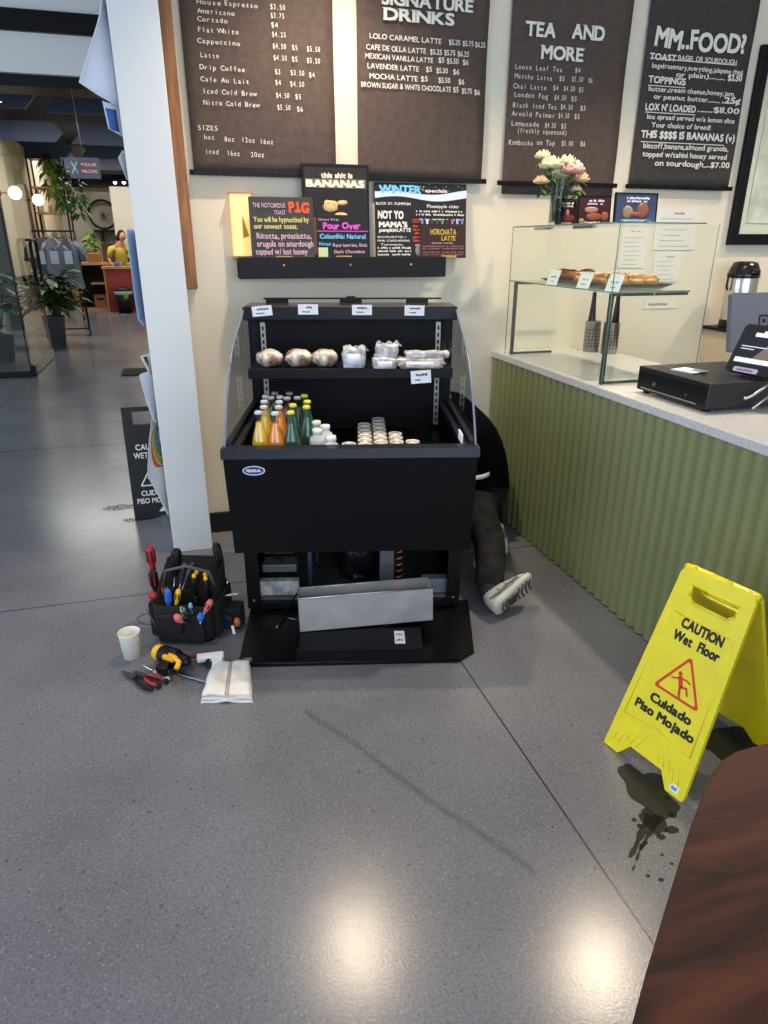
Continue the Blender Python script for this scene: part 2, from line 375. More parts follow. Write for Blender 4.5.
def scrib(mb, x0, x1, z, h, Mx=None, mi=0, thick=.001, gap=.25):
    """a line of writing too small to read in the photograph: uneven short strokes"""
    x = x0
    while x < x1-h*.3:
        w = h*random.uniform(.5, .9)
        if random.random() > gap*.6:
            zz = z+random.uniform(-.1, .1)*h
            mb._new([(x, zz, thick), (x+w*.75, zz, thick), (x+w*.75, zz+h*random.uniform(.5, 1), thick), (x, zz+h*random.uniform(.5, 1), thick)], [(0, 1, 2, 3)], mi, False, Mx)
        x += w
def shape2d(splines, ext, bev=0):
    c = bpy.data.curves.new('s', 'CURVE'); c.dimensions = '2D'; c.fill_mode = 'BOTH'; c.extrude = ext; c.bevel_depth = bev; c.bevel_resolution = 1; c.offset = -bev
    for p in splines:
        sp = c.splines.new('POLY'); sp.points.add(len(p)-1); sp.use_cyclic_u = True
        for i, q in enumerate(p): sp.points[i].co = (q[0], q[1], 0, 1)
    o = bpy.data.objects.new('s', c); COL.objects.link(o); bpy.context.view_layer.update()
    me = bpy.data.meshes.new_from_object(o.evaluated_get(bpy.context.evaluated_depsgraph_get()))
    bpy.data.objects.remove(o); bpy.data.curves.remove(c); return me
def rrect(x0, y0, x1, y1, r, n=5):
    P = []
    for cx, cy, a in ((x1-r, y0+r, -90), (x1-r, y1-r, 0), (x0+r, y1-r, 90), (x0+r, y0+r, 180)):
        for k in range(n+1): t = R(a+90*k/n); P.append((cx+r*math.cos(t), cy+r*math.sin(t)))
    return P
def skin(name, V, E, rad, m, parent=None, sub=2, root=0):
    me = bpy.data.meshes.new(name); me.from_pydata(V, E, []); me.materials.append(M[m] if isinstance(m, str) else m)
    o = bpy.data.objects.new(name, me); COL.objects.link(o)
    md = o.modifiers.new('skin', 'SKIN'); md.use_smooth_shade = True
    for i, v in enumerate(me.skin_vertices[0].data):
        r_ = rad[i]; v.radius = (r_, r_) if not isinstance(r_, tuple) else r_; v.use_root = (i == root)
    sb = o.modifiers.new('sub', 'SUBSURF'); sb.levels = sub; sb.render_levels = sub
    bpy.context.view_layer.update()
    me2 = bpy.data.meshes.new_from_object(o.evaluated_get(bpy.context.evaluated_depsgraph_get()))
    o.modifiers.clear(); o.data = me2; bpy.data.meshes.remove(me)
    if not me2.materials: me2.materials.append(M[m] if isinstance(m, str) else m)
    for p in me2.polygons: p.use_smooth = True; p.material_index = 0
    if parent: o.parent = parent
    return o
# =================================================================== STRUCTURE
YW = 3.6
f = MB(); f.box((-8, -5, -.08), (6, 24, 0)); fl = struct(f.build('floor', floor_mat()))
w = MB(); w.box((-.155, YW, 0), (6, YW+.18, 3.9)); struct(w.build('wall_back', 'wall'))
w = MB(); w.box((-.155, YW-.018, 0), (1.7, YW, .115), bev=.004); w.box((2.35, YW-.018, 0), (5.9, YW, .115), bev=.004); struct(w.build('baseboard_back', 'blackbase'))
w = MB(); w.box((5.9, -5, 0), (6.05, YW, 3.9)); struct(w.build('wall_right', 'wall'))
w = MB(); w.box((-8, -5, 3.9), (6.05, 9.2, 4.0)); struct(w.build('ceiling', 'ceil'))
w = MB(); w.box((-.163, 3.37, 0), (.032, YW, 3.9), bev=.004); struct(w.build('trim_1', 'column'))          # white square column
bt = MB(); bt.box((.034, 3.565, 1.29), (.086, YW-.001, 3.2), bev=.004); o = bt.build('wooden_batten', 'batten', origin=(.06, YW, 1.29))
for zz in (1.45, 1.53, 1.77): pass
tag(o, 'orange pine batten fixed upright on the cream wall right of the white column', 'batten')
# header above the opening to the next shop
w = MB(); w.box((-5, 8.95, 3.13), (-.1, 9.25, 3.49)); struct(w.build('trim_2', 'column'))
w = MB(); w.box((-5, 9.02, 3.02), (-.1, 9.5, 3.128)); w.box((-5, 8.9, 3.49), (-.1, 9.3, 3.68)); struct(w.build('trim_3', 'black'))
w = MB(); w.box((-5, 8.95, 3.68), (-.1, 9.2, 3.92)); struct(w.build('trim_4', 'column'))
w = MB(); w.box((-.1, 3.78, 0), (.05, 20, 3.9)); struct(w.build('wall_passage', 'wall'))
# next shop shell
shopwall = colm('shop_plaster', (196, 180, 152), .8)
w = MB(); w.box((-2.75, 13.9, 0), (-2.6, 19.6, 3.19)); struct(w.build('wall_left', shopwall))
w = MB(); w.box((-6, 19.5, 0), (.5, 19.65, 3.72)); struct(w.build('wall_far', colm('shop_far_wall', (176, 172, 156), .8)))
w = MB(); w.box((-6, 9.3, 3.62), (-.1, 19.6, 3.7)); struct(w.build('ceiling_shop', colm('dark_ceiling', (44, 50, 62), .8)))
w = MB(); w.box((-1.34, 18.6, 1.15), (-.1, 18.75, 2.7)); struct(w.build('wall_panel', colm('shop_pale_panel', (205, 200, 188), .7)))
w = MB(); w.box((-6, 19.2, 2.72), (-.1, 19.48, 3.0)); struct(w.build('trim_5', 'black'))
w = MB(); w.box((-6.1, 9.3, 0), (-6.0, 19.6, 3.72)); struct(w.build('wall_shop_left', shopwall))
# fixed storefront pane left of the open glass door
wn = struct(MB().box((-4.6, 8.93, 0), (-1.80, 8.99, .07)).build('window_1', 'black'))
p = MB(); p.box((-4.6, 8.953, .07), (-1.80, 8.965, 3.02)); p.build('pane', 'glass', wn)
p = MB(); p.box((-1.80, 8.945, .0), (-1.788, 8.97, 3.02)); p.build('pane_edge', 'black', wn)
dr = struct(MB().box((-1.782, 8.99, .02), (-1.768, 10.42, 3.0)).build('door_1', 'glass'))
p = MB(); p.box((-1.79, 8.98, .01), (-1.76, 10.43, .13), bev=.004); p.build('bottom_rail', colm('polished_rail', (170, 178, 188), .2, metal=.8), dr)
p = MB(); p.box((-1.80, 8.95, .0), (-1.74, 9.02, .13), bev=.004); p.build('pivot_block', 'black', dr)
hb = MB()
for sx in (-.06,):
    x = -1.775; pts = [(x+.02, 9.98, 1.42), (x+.09, 9.98, 1.42), (x+.09, 9.98, 1.42), (x+.1, 9.98, 1.36), (x+.1, 9.98, 1.10), (x+.09, 9.98, 1.02), (x+.02, 9.98, 1.02)]
hb.tube([(-1.70, 9.75, 1.45), (-1.70, 9.83, 1.52), (-1.70, 10.1, 1.52), (-1.70, 10.16, 1.45), (-1.70, 10.16, 1.08), (-1.70, 10.1, 1.0), (-1.70, 9.83, 1.0), (-1.70, 9.75, 1.08)], .02, 8, closed=True)
hb.tube([(-1.78, 9.95, 1.52), (-1.70, 9.95, 1.52)], .015); hb.tube([(-1.78, 9.95, 1.0), (-1.70, 9.95, 1.0)], .015)
hb.build('handle', 'black', dr)

# =================================================================== COUNTER (front run)
ct = thing('service_counter', 'green fluted service counter running from the wall towards the right of the photo', 'counter', (1.69, 0, 0))
b = MB(); pit = .0605; nf = 56; y0 = 3.585
prof = []
for i in range(nf):
    for k in range(7):
        t = k/7; prof.append((-.022*math.sin(PI*t)**.6, -(i+t)*pit))
ys = y0
poly = [(.05, 0)]+[(p[0], p[1]) for p in prof]+[(0, -nf*pit), (.05, -nf*pit)]
n = len(prof); vs = []; fs = []
for zz in (.006, .895):
    for p_ in prof+[(0, -nf*pit)]: vs.append((p_[0], ys+p_[1], zz))
for i in range(n): fs.append((i, i+1, n+1+i+1, n+1+i))
b._new(vs, fs, 0, True); b.box((.02, ys-nf*pit, .0), (.05, ys, .895)); b.build('fluted_front', 'green', ct)
b = MB(); b.box((.03, ys-nf*pit, 0), (.58, ys, .895)); b.build('cabinet_body', colm('counter_body', (70, 72, 58), .7), ct)
b = MB(); b.box((.0, ys-nf*pit, 0), (.02, ys, .006)); b.build('toe_kick', 'blackbase', ct)
b = MB(); b.box((1.668, ys-nf*pit-.02, .8955), (2.32, YW-.002, .93), bev=.003)
o = b.build('quartz_worktop', 'quartz', origin=(1.99, 1.9, .8955)); tag(o, 'pale speckled stone worktop on the green fluted counter', 'worktop')
bc = thing('back_counter', 'beige back cabinet with thin black top under the airpot', 'cabinet', (3.08, 2.7, 0))
b = MB(); b.box((0.01, .01, 0), (.6, .895, 1.01)); b.build('body', colm('beige_laminate', (205, 188, 162), .55), bc)
b = MB(); b.box((-.01, -.01, 1.01), (.62, .895, 1.03), bev=.003); b.build('top', 'black', bc)

# =================================================================== MENUS ON THE WALL
def menu(name, label, x0, x1, zr, zb, ztop, rx0, rx1, fab):
    t = thing(name, label, 'menu board', ((x0+x1)/2, YW-.02, zb), group=None)
    cx = (x0+x1)/2
    g = MB()
    def fn(u, v):
        wv = .003*math.sin(v*9+u*3)*(.4+u)
        return (x0-cx+(x1-x0)*u, -.0+wv, (ztop-zb)*v)
    g.grid(fn, 12, 16, thick=.002); g.build('fabric_sheet', fab, t)
    r_ = MB(); r_.box((rx0-cx, -.020, zr-.011-zb), (rx1-cx, -.004, zr+.011-zb), bev=.002); 
    for sx in (rx0-cx+.012, rx1-cx-.012): r_.tube([(sx, -.026, zr-zb), (sx, -.02, zr-zb)], .006, 10)
    r_.build('bottom_rod', 'black', t)
    return t, cx, zb
def letters(t, cx, zb, lines, nm='lettering', yl=-.008, m='chalk'):
    mb = MB()
    for l in lines:
        s, xa, xb, yb, hp = l[:5]; k = l[5] if len(l) > 5 else {}
        Yp = YW-.028
        A = PY(xa, yb, Yp); B = PY(xb, yb, Yp); Hh = (PY(xa, yb-hp, Yp)-A).z
        Mx = frame((A.x-cx, yl, (A.z+B.z)/2-zb), (1, 0, 0), (0, 0, 1))
        text(mb, s, 0, 0, Hh, B.x-A.x, Mx, **k)
    return mb.build(nm, m, t)
mono = dict(mono=True, serif=False, bold=.004, jit=.25)
def c3(lines): # crop coordinates of the enlarged view
    return lines
t, cx, zb = menu('menu_banner', 'brown cloth coffee menu banner listing espresso drinks, leftmost of the four', .118, .785, 1.797, 1.79, 2.75, .098, .792, 'fabric')
L = []
def a1(s, x0, x1, y, h=7.2, **k):
    L.append((s, 180+x0/2.4, 180+x1/2.4, y/2.4+h*.5, h*.72, dict(mono, **k)))
for s, x0, x1, y in (('House', 40, 100, 3), ('Espresso', 106, 187, 8), ('Americano', 42, 132, 26), ('Cortado', 42, 115, 45), ('Flat White', 42, 142, 71), ('Cappuccino', 42, 145, 98), ('Latte', 48, 95, 130),
    ('Drip Coffee', 48, 157, 161), ('Cafe Au Lait', 50, 167, 190), ('Iced Cold Brew', 54, 184, 219), ('Nitro Cold Brew', 57, 191, 246), ('SIZES', 42, 92, 304), ('hot', 57, 84, 326), ('8oz', 106, 132, 331), ('12oz', 147, 181, 333), ('16oz', 191, 225, 337),
    ('iced', 60, 94, 361), ('16oz', 112, 145, 365), ('20oz', 169, 203, 368)): a1(s, x0, x1, y)
for s, x0, x1, y in (('$3.50', 216, 253, 14), ('$3.75', 217, 251, 35), ('$4', 218, 236, 57), ('$4.25', 220, 255, 80), ('$4.50', 222, 255, 108), ('$5', 268, 283, 111), ('$5.50', 304, 337, 115), ('$4.50', 224, 257, 136), ('$5', 268, 283, 139), ('$5.50', 304, 337, 143),
    ('$3', 227, 242, 169), ('$3.50', 265, 299, 172), ('$4', 309, 324, 177), ('$4', 228, 243, 195), ('$4.50', 264, 299, 199), ('$4.50', 230, 263, 226), ('$5', 276, 292, 229), ('$5.50', 233, 266, 255), ('$6', 280, 296, 259)): a1(s, x0, x1, y, 7.6)
letters(t, cx, zb, L)
t, cx, zb = menu('menu_banner', 'brown cloth signature drinks banner, second from the left above the shelf', .895, 1.545, 1.791, 1.785, 2.75, .845, 1.567, 'fabric'); L = []
sf = dict(serif=True, bold=.03)
L.append(('SIGNATURE', 180+485/2.4, 180+702/2.4, 10/2.4+4, 13, sf)); L.append(('DRINKS', 180+490/2.4, 180+657/2.4, 22.5, 12.5, sf))
for s, x0, x1, y in (('LOLO CARAMEL LATTE', 455, 627, 91), ('$5.25', 645, 672, 100), ('$5.75', 678, 704, 103), ('$6.25', 708, 732, 106), ('CAFE DE OLLA LATTE', 447, 590, 116), ('$5.25', 600, 628, 123), ('$5.75', 634, 660, 125), ('$6.25', 666, 693, 128), ('MEXICAN VANILLA LATTE', 445, 607, 138),
    ('$5', 620, 634, 143), ('$5.50', 640, 668, 145), ('$6', 678, 692, 148), ('LAVENDER LATTE', 450, 573, 160), ('$5', 590, 604, 165), ('$5.50', 615, 642, 168), ('$6', 655, 670, 171), ('MOCHA LATTE', 455, 570, 184), ('$5', 578, 594, 188), ('$5.50', 620, 648, 191), ('$6', 668, 682, 195),
    ('BROWN SUGAR & WHITE CHOCOLATE', 435, 650, 207), ('$5', 655, 668, 214), ('$5.75', 676, 700, 217), ('$6', 706, 719, 220)): L.append((s, 180+x0/2.4, 180+x1/2.4, y/2.4+3.3, 5.6, dict(bold=.01, jit=.25)))
letters(t, cx, zb, L)
t, cx, zb = menu('menu_banner', 'brown cloth banner headed tea and more, behind the flower vase', 1.664, 2.320, 1.787, 1.736, 2.75, 1.632, 2.336, 'fabric'); L = []
L += [('TEA', 480+122/2.667, 480+200/2.667, 36.5, 15, sf), ('AND', 480+245/2.667, 480+330/2.667, 39.5, 15, sf), ('MORE', 480+163/2.667, 480+273/2.667, 60, 14, sf)]
for s, x0, x1, y in (('Loose Leaf Tea', 92, 220, 180), ('$4', 252, 268, 186), ('Matcha Latte', 92, 193, 204), ('$5', 210, 226, 208), ('$5.50', 244, 275, 210), ('$6', 288, 300, 213), ('Chai Latte', 88, 178, 230), ('$4', 194, 209, 233), ('$4.50', 222, 253, 235), ('$5', 262, 276, 238),
    ('London Fog', 90, 182, 253), ('$4.50', 197, 230, 259), ('$5', 242, 258, 262), ('Black Iced Tea', 86, 205, 281), ('$4.50', 214, 247, 284), ('$5', 266, 282, 287), ('Arnold Palmer', 84, 200, 304), ('$4.50', 208, 238, 307), ('$5', 250, 266, 309), ('Lemonade', 82, 158, 329), ('$4.50', 172, 202, 333), ('$5', 215, 230, 335),
    ('(freshly squeezed)', 98, 232, 349), ('Kombucha', 76, 142, 379), ('on Tap', 150, 200, 379), ('$5.00', 216, 248, 381), ('$6', 266, 281, 382)): L.append((s, 480+x0/2.667, 480+x1/2.667, y/2.667+3, 5.3, mono))
letters(t, cx, zb, L)
t, cx, zb = menu('menu_banner', 'charcoal chalk food menu banner headed MM..FOOD?, rightmost of the four', 2.42, 3.072, 1.787, 1.785, 2.75, 2.395, 3.088, 'fabric2'); L = []
hw = dict(bold=.03, jit=.35)
L.append(('MM..FOOD?', 480+465/2.667, 480+705/2.667, 50, 20, dict(bold=.03, jit=.5)))
for s, x0, x1, y, h in (('TOAST', 452, 522, 152, 6.5), ('BAGEL OR SOURDOUGH', 527, 684, 160, 5.5), ('bagel:rosemary,everything,jalapeno ched.', 457, 703, 183, 5.2), ('or plain)........', 522, 652, 202, 5.2), ('$2.50', 660, 697, 207, 6.5), ('TOPPINGS', 448, 547, 214, 7),
    ('butter,cream cheese,honey,jam,', 448, 680, 243, 5.2), ('or peanut butter........', 462, 640, 262, 5.2), ('.25¢', 645, 692, 268, 6.5), ("LOX N' LOADED", 440, 574, 287, 7), ('......$11.00', 580, 690, 293, 6), ('lox spread served w/a lemon slice', 444, 678, 316, 5.2), ('Your choice of bread!', 456, 614, 336, 5.2),
    ('THIS $$$$ IS BANANAS (v)', 428, 678, 362, 7.5), ('biscoff,banana,almond granola,', 434, 662, 392, 5.6), ('topped w/tahini honey served', 432, 657, 414, 5.6), ('on sourdough....$7.00', 465, 664, 437, 6)):
    L.append((s, 480+x0/2.667, 480+x1/2.667, y/2.667+h*.5, h, dict(hw, bold=.035 if h > 6 else .02)))
mbx = letters(t, cx, zb, L)
u_ = MB()
for x0, x1, y in ((452, 685, 160), (448, 547, 226), (440, 574, 298), (428, 650, 378)):
    A = PY(480+x0/2.667, y/2.667+1, YW-.028); B = PY(480+x1/2.667, y/2.667+2.5, YW-.028)
    u_.box((A.x-cx, -.0096, (A.z+B.z)/2-zb-.002), (B.x-cx, -.0088, (A.z+B.z)/2-zb+.002))
u_.build('underlines', 'chalk', t)

# framed picture at the right
t = thing('framed_picture', 'large picture in black frame at the right edge above the airpot', 'picture', (3.695, YW-.003, 1.49))
g = MB(); ow, oh, fwid = .56, 1.0, .06
for a, b_ in (((-ow, -.03, 0), (ow, 0, fwid)), ((-ow, -.03, oh-fwid), (ow, 0, oh)), ((-ow, -.03, fwid), (-ow+fwid, 0, oh-fwid)), ((ow-fwid, -.03, fwid), (ow, 0, oh-fwid))): g.box(a, b_, bev=.004)
g.build('frame', 'black', t)
g = MB(); g.box((-ow+fwid, -.008, fwid), (ow-fwid, -.002, oh-fwid)); g.build('mount', colm('ivory_mount', (226, 220, 205), .8), t)
g = MB(); g.box((-ow+fwid+.05, -.0125, fwid+.06), (ow-fwid-.05, -.009, oh-fwid-.06)); g.build('print', mat('pale_floral_print', (196, 190, 178), .7, rgb2=(232, 226, 216), nscale=7), t)
g = MB(); g.box((-ow+fwid, -.022, fwid), (ow-fwid, -.019, oh-fwid)); g.build('glazing', 'glass', t)

# papers on the wall behind the glass case
def wallpaper(x0, y0, x1, y1, label, rows, grp=None):
    A = PY(x0, y1, YW-.004); B = PY(x1, y0, YW-.004); w_, h_ = B.x-A.x, B.z-A.z
    t = thing('printed_sheet', label, 'paper', (A.x, YW-.003, A.z), group=grp)
    g = MB(); g.box((0, -.0012, 0), (w_, 0, h_)); g.build('sheet', colm('wall_sheet', (222, 218, 208), .8), t)
    g = MB(); mx = frame((0, -.0013, 0), (1, 0, 0), (0, 0, 1))
    for (a, b_, c, hh) in rows: scrib(g, a*w_, b_*w_, c*h_, hh*h_, mx, thick=.0006)
    g.build('print', colm('grey_print', (132, 128, 122), .8), t)
    return t
rws = lambda n, lo=.08, hi=.86: [(random.uniform(.08, .2), random.uniform(.6, .9), lo+(hi-lo)*i/n, .022) for i in range(n)]
wallpaper(618, 228, 649, 268, 'pale printed sheet on wall seen through glass case, upper left', rws(7)+[(.3, .7, .9, .04)])
wallpaper(652, 208, 700, 250, 'pale printed sheet on wall rising above the glass case, upper right', rws(6)+[(.4, .65, .84, .06)])
wallpaper(651, 253, 682, 282, 'pale printed sheet on wall behind the scones, just above their tray', rws(5)+[(.4, .75, .85, .05)])
wallpaper(643, 299, 677, 309, 'narrow printed strip on wall under the glass shelf', [(.15, .7, .35, .3)])
wallpaper(617, 270, 645, 286, 'small printed sheet on wall behind price cards, lowest at left', rws(3))

# =================================================================== WALL LEDGE AND ITS SIGNS
t = thing('wall_ledge', 'long black picture ledge on the cream wall above the open fridge', 'shelf', (.808, YW-.003, 1.335))
g = MB(); g.box((-.525, -.11, 0), (.525, -.095, .098), bev=.003); g.box((-.525, -.095, .075), (.525, 0, .09)); g.box((-.525, -.012, 0), (.525, 0, .075)); g.build('ledge', 'blackp', t)
for x in (-.31, .02, .335):
    g = MB(); g.tube([(x, -.114, .06), (x, -.11, .06)], .006, 10); g.build('screw', 'steel', t)
ZL = 1.335+.091
def board(name, label, cat, quad_px, Yp, thick, face, lean=6, z0=ZL, base=True):
    """upright board: quad given as left, right, top px; stands on the ledge at depth Yp"""
    xl, xr, yt, yb = quad_px
    A = PY(xl, yb, Yp); B = PY(xr, yb, Yp); Tp = PY((xl+xr)/2, yt, Yp+.02)
    w_ = B.x-A.x; h_ = Tp.z-z0
    t = thing(name, label, cat, Mx=T((A.x+B.x)/2, Yp, z0) @ RX(-lean))
    g = MB(); g.box((-w_/2, 0, 0), (w_/2, thick, h_), bev=.0015); g.build('panel', face, t)
    return t, w_, h_
FX = lambda y=-.0006: frame((0, y, 0), (1, 0, 0), (0, 0, 1))
# paper lamp at the left end
t = thing('table_lamp', 'glowing cream paper lamp at the left end of the black ledge', 'lamp', (.318, 3.573, ZL))
g = MB(); g.box((-.05, -.02, .01), (.05, .02, .285), bev=.006); g.build('lamp_shade', mat('glowing_paper', (250, 214, 150), .8, emit=(255, 200, 120), es=.75), t)
g = MB(); g.box((-.055, -.024, 0), (.055, .024, .012), bev=.002); g.box((-.055, -.024, .285), (.055, .024, .289)); g.build('base', 'lightwood', t)
g = MB(); g.grid(lambda u, v: (.0+.03*u*(1-v), -.0208, .09+.10*v+.01*u), 2, 2); g.build('painted_motif', colm('yellow_motif', (214, 160, 40), .8), t)
t, w_, h_ = board('chalk_sign', 'grey chalk sign for the P.I.G toast with orange and yellow writing', 'sign', (252, 315, 197, 253), 3.500, .008, 'chalkboard', 3)
k = t.children[0]
def boardtext(w_, h_, items, parent, yv=-.0008):
    by = {}
    for it in items:
        by.setdefault(it[6] if len(it) > 6 else 'chalk', []).append(it)
    for mname, its in by.items():
        g = MB()
        for it in its:
            s, x0, x1, z, h = it[:5]; bold = it[5] if len(it) > 5 else .02
            text(g, s, -w_/2+x0*w_, z*h_, h*h_, (x1-x0)*w_, FX(yv), bold=bold, jit=.35)
        g.build('lettering', mname, parent)
boardtext(w_, h_, [('THE NOTORIOUS', .06, .56, .83, .075, .01, 'chalkp'), ('P.I.G', .62, .93, .76, .17, .05, 'orange'), ('TOAST', .38, .56, .72, .07, .01, 'chalkp'), ('You will be hypnotized by', .06, .92, .60, .085, .02, 'chalky'), ('our newest toast.', .06, .74, .49, .085, .02, 'chalky'),
    ('Ricotta, prosciutto,', .09, .95, .33, .10, .02, 'chalkp'), ('arugula on sourdough', .09, .98, .20, .10, .02, 'chalkp'), ('topped w/ hot honey', .06, .88, .07, .10, .02, 'chalkp')], t)
t, w_, h_ = board('framed_poster', 'tall black framed bananas toast poster standing on the ledge', 'poster', (305, 370, 164, 253), 3.512, .014, 'blackp', 2)
g = MB(); g.box((-w_/2+.012, -.0012, .012), (w_/2-.012, -.0004, h_-.016)); 
g.build('print', mat('dark_ribbed_print', (34, 28, 26), .6), t)
g = MB(); 
for i in range(22): g.box((-w_/2+.018+i*(w_-.036)/22, -.0022, h_*.44), (-w_/2+.018+(i+.5)*(w_-.036)/22, -.0012, h_*.72))
g.build('ribs', colm('rib_black', (16, 15, 16), .6), t)
g = MB(); g.box((-w_/2+.016, -.003, h_*.75), (w_/2-.016, -.0012, h_*.845)); g.build('header_band', colm('grey_band', (112, 106, 98), .6), t)
g = MB(); g.ball((-.06, 0, h_*.89), (.04, .0015, .016)); g.ball((.06, 0, h_*.885), (.045, .0015, .017)); g.build('red_blobs', colm('dark_red_print', (110, 42, 30), .7), t)
g = MB(); g.box((-w_/2+.016, -.0024, .02), (w_/2-.016, -.0012, h_*.44)); g.build('table_print', colm('brown_print', (110, 70, 40), .7), t)
g = MB(); g.ball((-.03, -.001, h_*.56), (.042, .003, .028), amp=.25, fr=2, seed=3); g.ball((.03, -.001, h_*.60), (.03, .003, .012), amp=.2, fr=2); g.ball((.02, -.001, h_*.45), (.04, .003, .022), amp=.2, fr=2, seed=5); g.build('toast_print', mat('toast_print', (206, 160, 90), .7, rgb2=(232, 200, 140), nscale=50), t)
g = MB(); text(g, 'BANANAS', -w_/2+.022, h_*.763, h_*.07, w_-.05, FX(-.0032), bold=.06); text(g, 'this shit is', -.07, h_*.855, h_*.055, .15, FX(-.003), bold=.04, jit=.3); g.build('lettering', colm('cream_print', (242, 232, 205), .7), t)
t, w_, h_ = board('chalk_sign', 'dark pour over chalk sign with magenta and blue writing', 'sign', (318, 368.5, 215, 253), 3.502, .006, 'chalkdark', 2)
boardtext(w_, h_, [('Pour Over', .12, .84, .68, .15, .04, 'chalkpu'), ('Colombia: Natural', .05, .94, .46, .11, .03, 'chalkb'), ('Guest Drip', .03, .42, .87, .05, .01, 'chalkp'), ('Notes:', .03, .26, .30, .08, .02, 'chalkb'), ('Raw berries, Rich', .30, .97, .27, .08, .015, 'chalkp'), ('Dark Chocolate', .32, .92, .12, .08, .015, 'chalkp')], t)
g = MB(); g.box((-w_/2, -.0012, h_*.62), (w_/2, -.0002, h_*.64)); g.build('underline', 'chalkpu', t)
g = MB(); g.box((-w_/2+.003, -.0015, .005), (-w_/2+.05, -.0004, .05)); g.build('doodle', colm('pale_doodle', (206, 214, 160), .8), t)
t, w_, h_ = board('chalk_poster', 'wide black winter drinks poster with snowy blue heading', 'poster', (376, 465.5, 183, 254), 3.545, .006, 'chalkdark', 4)
g = MB(); g.grid(lambda u, v: (-w_/2+w_*u, -.0009, h_*(.795+.03*math.sin(u*7)+v*(.085-.02*math.sin(u*5)))), 20, 1); g.build('snow_bank', colm('snow_white', (214, 224, 234), .8), t)
boardtext(w_, h_, [('WINTER', .05, .49, .87, .10, .045, 'chalkb'), ('specials', .54, .78, .885, .045, .03), ('BUCK ST. PUMPKIN', .01, .38, .71, .035, .02), ('NOT YO', .03, .30, .53, .10, .05), ("MAMA'S", .04, .34, .42, .07, .06), ('pumpkin', .04, .22, .355, .05, .04), ('LATTE', .23, .38, .355, .05, .04),
   ('Pineapple cider', .56, .92, .68, .045, .015), ('BROWN BUTTER +', .02, .33, .27, .028, .015), ('PINK CARDAMOM,', .02, .37, .22, .028, .015), ('Turmeric,', .05, .30, .17, .028, .015)], t)
g = MB()
for i, z in enumerate((.125, .08, .035)): scrib(g, -w_/2+.01, -w_/2+w_*.38, z*h_, .03*h_, FX(-.001), thick=.0004)
for i in range(26): g.box(*( (lambda x, z, r_: ((x-r_, -.0012, z-r_), (x+r_, -.0004, z+r_)))(random.uniform(-w_/2, w_/2), random.uniform(.88, .99)*h_, random.uniform(.0008, .002))))
for z in (.62, .575, .51): scrib(g, -w_/2+w_*.44, w_/2-.012, z*h_, .03*h_, FX(-.001), thick=.0004, gap=.4)
g.build('fine_writing', 'chalk', t)
g = MB(); text(g, 'COCO', -w_/2+w_*.40, h_*.48, h_*.05, w_*.08, FX(), bold=.02)
for z in (.42, .37, .32, .27, .22): scrib(g, -w_/2+w_*.41, -w_/2+w_*.49, z*h_, .032*h_, FX(-.001), thick=.0005)
g.build('orange_writing', 'orange', t)
g = MB(); g.ball((-.012, 0, h_*.1), (.022, .002, .03)); g.ball((-.012, 0, h_*.17), (.026, .002, .008)); g.build('mug_drawing', colm('mug_grey', (150, 140, 140), .8), t)
t, w_, h_ = board('chalk_sign', 'small brown horchata latte chalk sign with coloured clips on top', 'sign', (420.5, 466, 220, 254), 3.520, .006, 'brownboard', 6)
boardtext(w_, h_, [('HORCHATA', .22, .78, .62, .15, .02, 'gold'), ('LATTE', .46, .76, .46, .13, .02, 'gold'), ('house made', .25, .7, .38, .045, .01, 'chalkp')], t)
g = MB()
for z in (.29, .23, .13, .07): scrib(g, -w_/2+.012, w_/2-.012, z*h_, .045*h_, FX(-.001), thick=.0004)
g.build('fine_writing', colm('dull_pink', (150, 96, 96), .8), t)
for i, c in enumerate(((90, 150, 220), (225, 225, 240), (60, 60, 64), (90, 80, 50), (80, 170, 120), (60, 40, 60), (206, 90, 150), (170, 190, 240), (100, 130, 200))):
    g = MB(); x = -w_/2+.006+i*(w_-.006)/9; g.box((x, -.003, h_-.018), (x+.011, .009, h_+.003), bev=.001); g.build('coloured_clip', colm('clip_%d' % i, c, .5), t)
for x, lab in ((284, 'wooden block foot in front of the P.I.G chalk sign'), (344, 'wooden block foot in front of the pour over sign'), (449, 'wooden block foot in front of the horchata sign')):
    P = PY(x, 254, 3.497); g = MB(); g.box((-.04, -.006, 0), (.04, 0, .012), bev=.002)
    o = g.build('sign_foot', 'lightwood'); o.location = (P.x, 3.4985, ZL); tag(o, lab, 'block', 'wooden feet on the ledge')
# =================================================================== OPEN-FRONT FRIDGE
FA = -13.8; FO = Vector((.535, 2.291, 0)); FM = Matrix.Translation(FO) @ RZ(FA)
FU = Vector((math.cos(R(FA)), math.sin(R(FA)), 0)); FV = Vector((-math.sin(R(FA)), math.cos(R(FA)), 0))
def FL(p): d = p-FO; return Vector((d.dot(FU), d.dot(FV), d.z))
def FZ(x, y, z): return FL(PZ(x, y, z))
def FYp(x, y, yl):
    d = ray(x, y); t_ = (yl-(CP-FO).dot(FV))/d.dot(FV); return FL(CP+d*t_)
fr = thing('display_fridge', 'black open-front grab-and-go display fridge with curved glass sides in front of the cream wall', 'fridge', FO, FA)
HW = .46
b = MB()
YZX = Matrix(((0, 0, 1, 0), (1, 0, 0, 0), (0, 1, 0, 0), (0, 0, 0, 1)))
for x in (-HW, HW-.035): b.prism([(.03, .80), (.085, .40), (.86, .40), (.86, .80)], x, x+.035, Mx=YZX)
b.box((-HW+.035, .80, .40), (HW-.035, .86, 1.19)); b.box((-HW, .80, .80), (-HW+.035, .86, 1.19)); b.box((HW-.035, .80, .80), (HW, .86, 1.19))
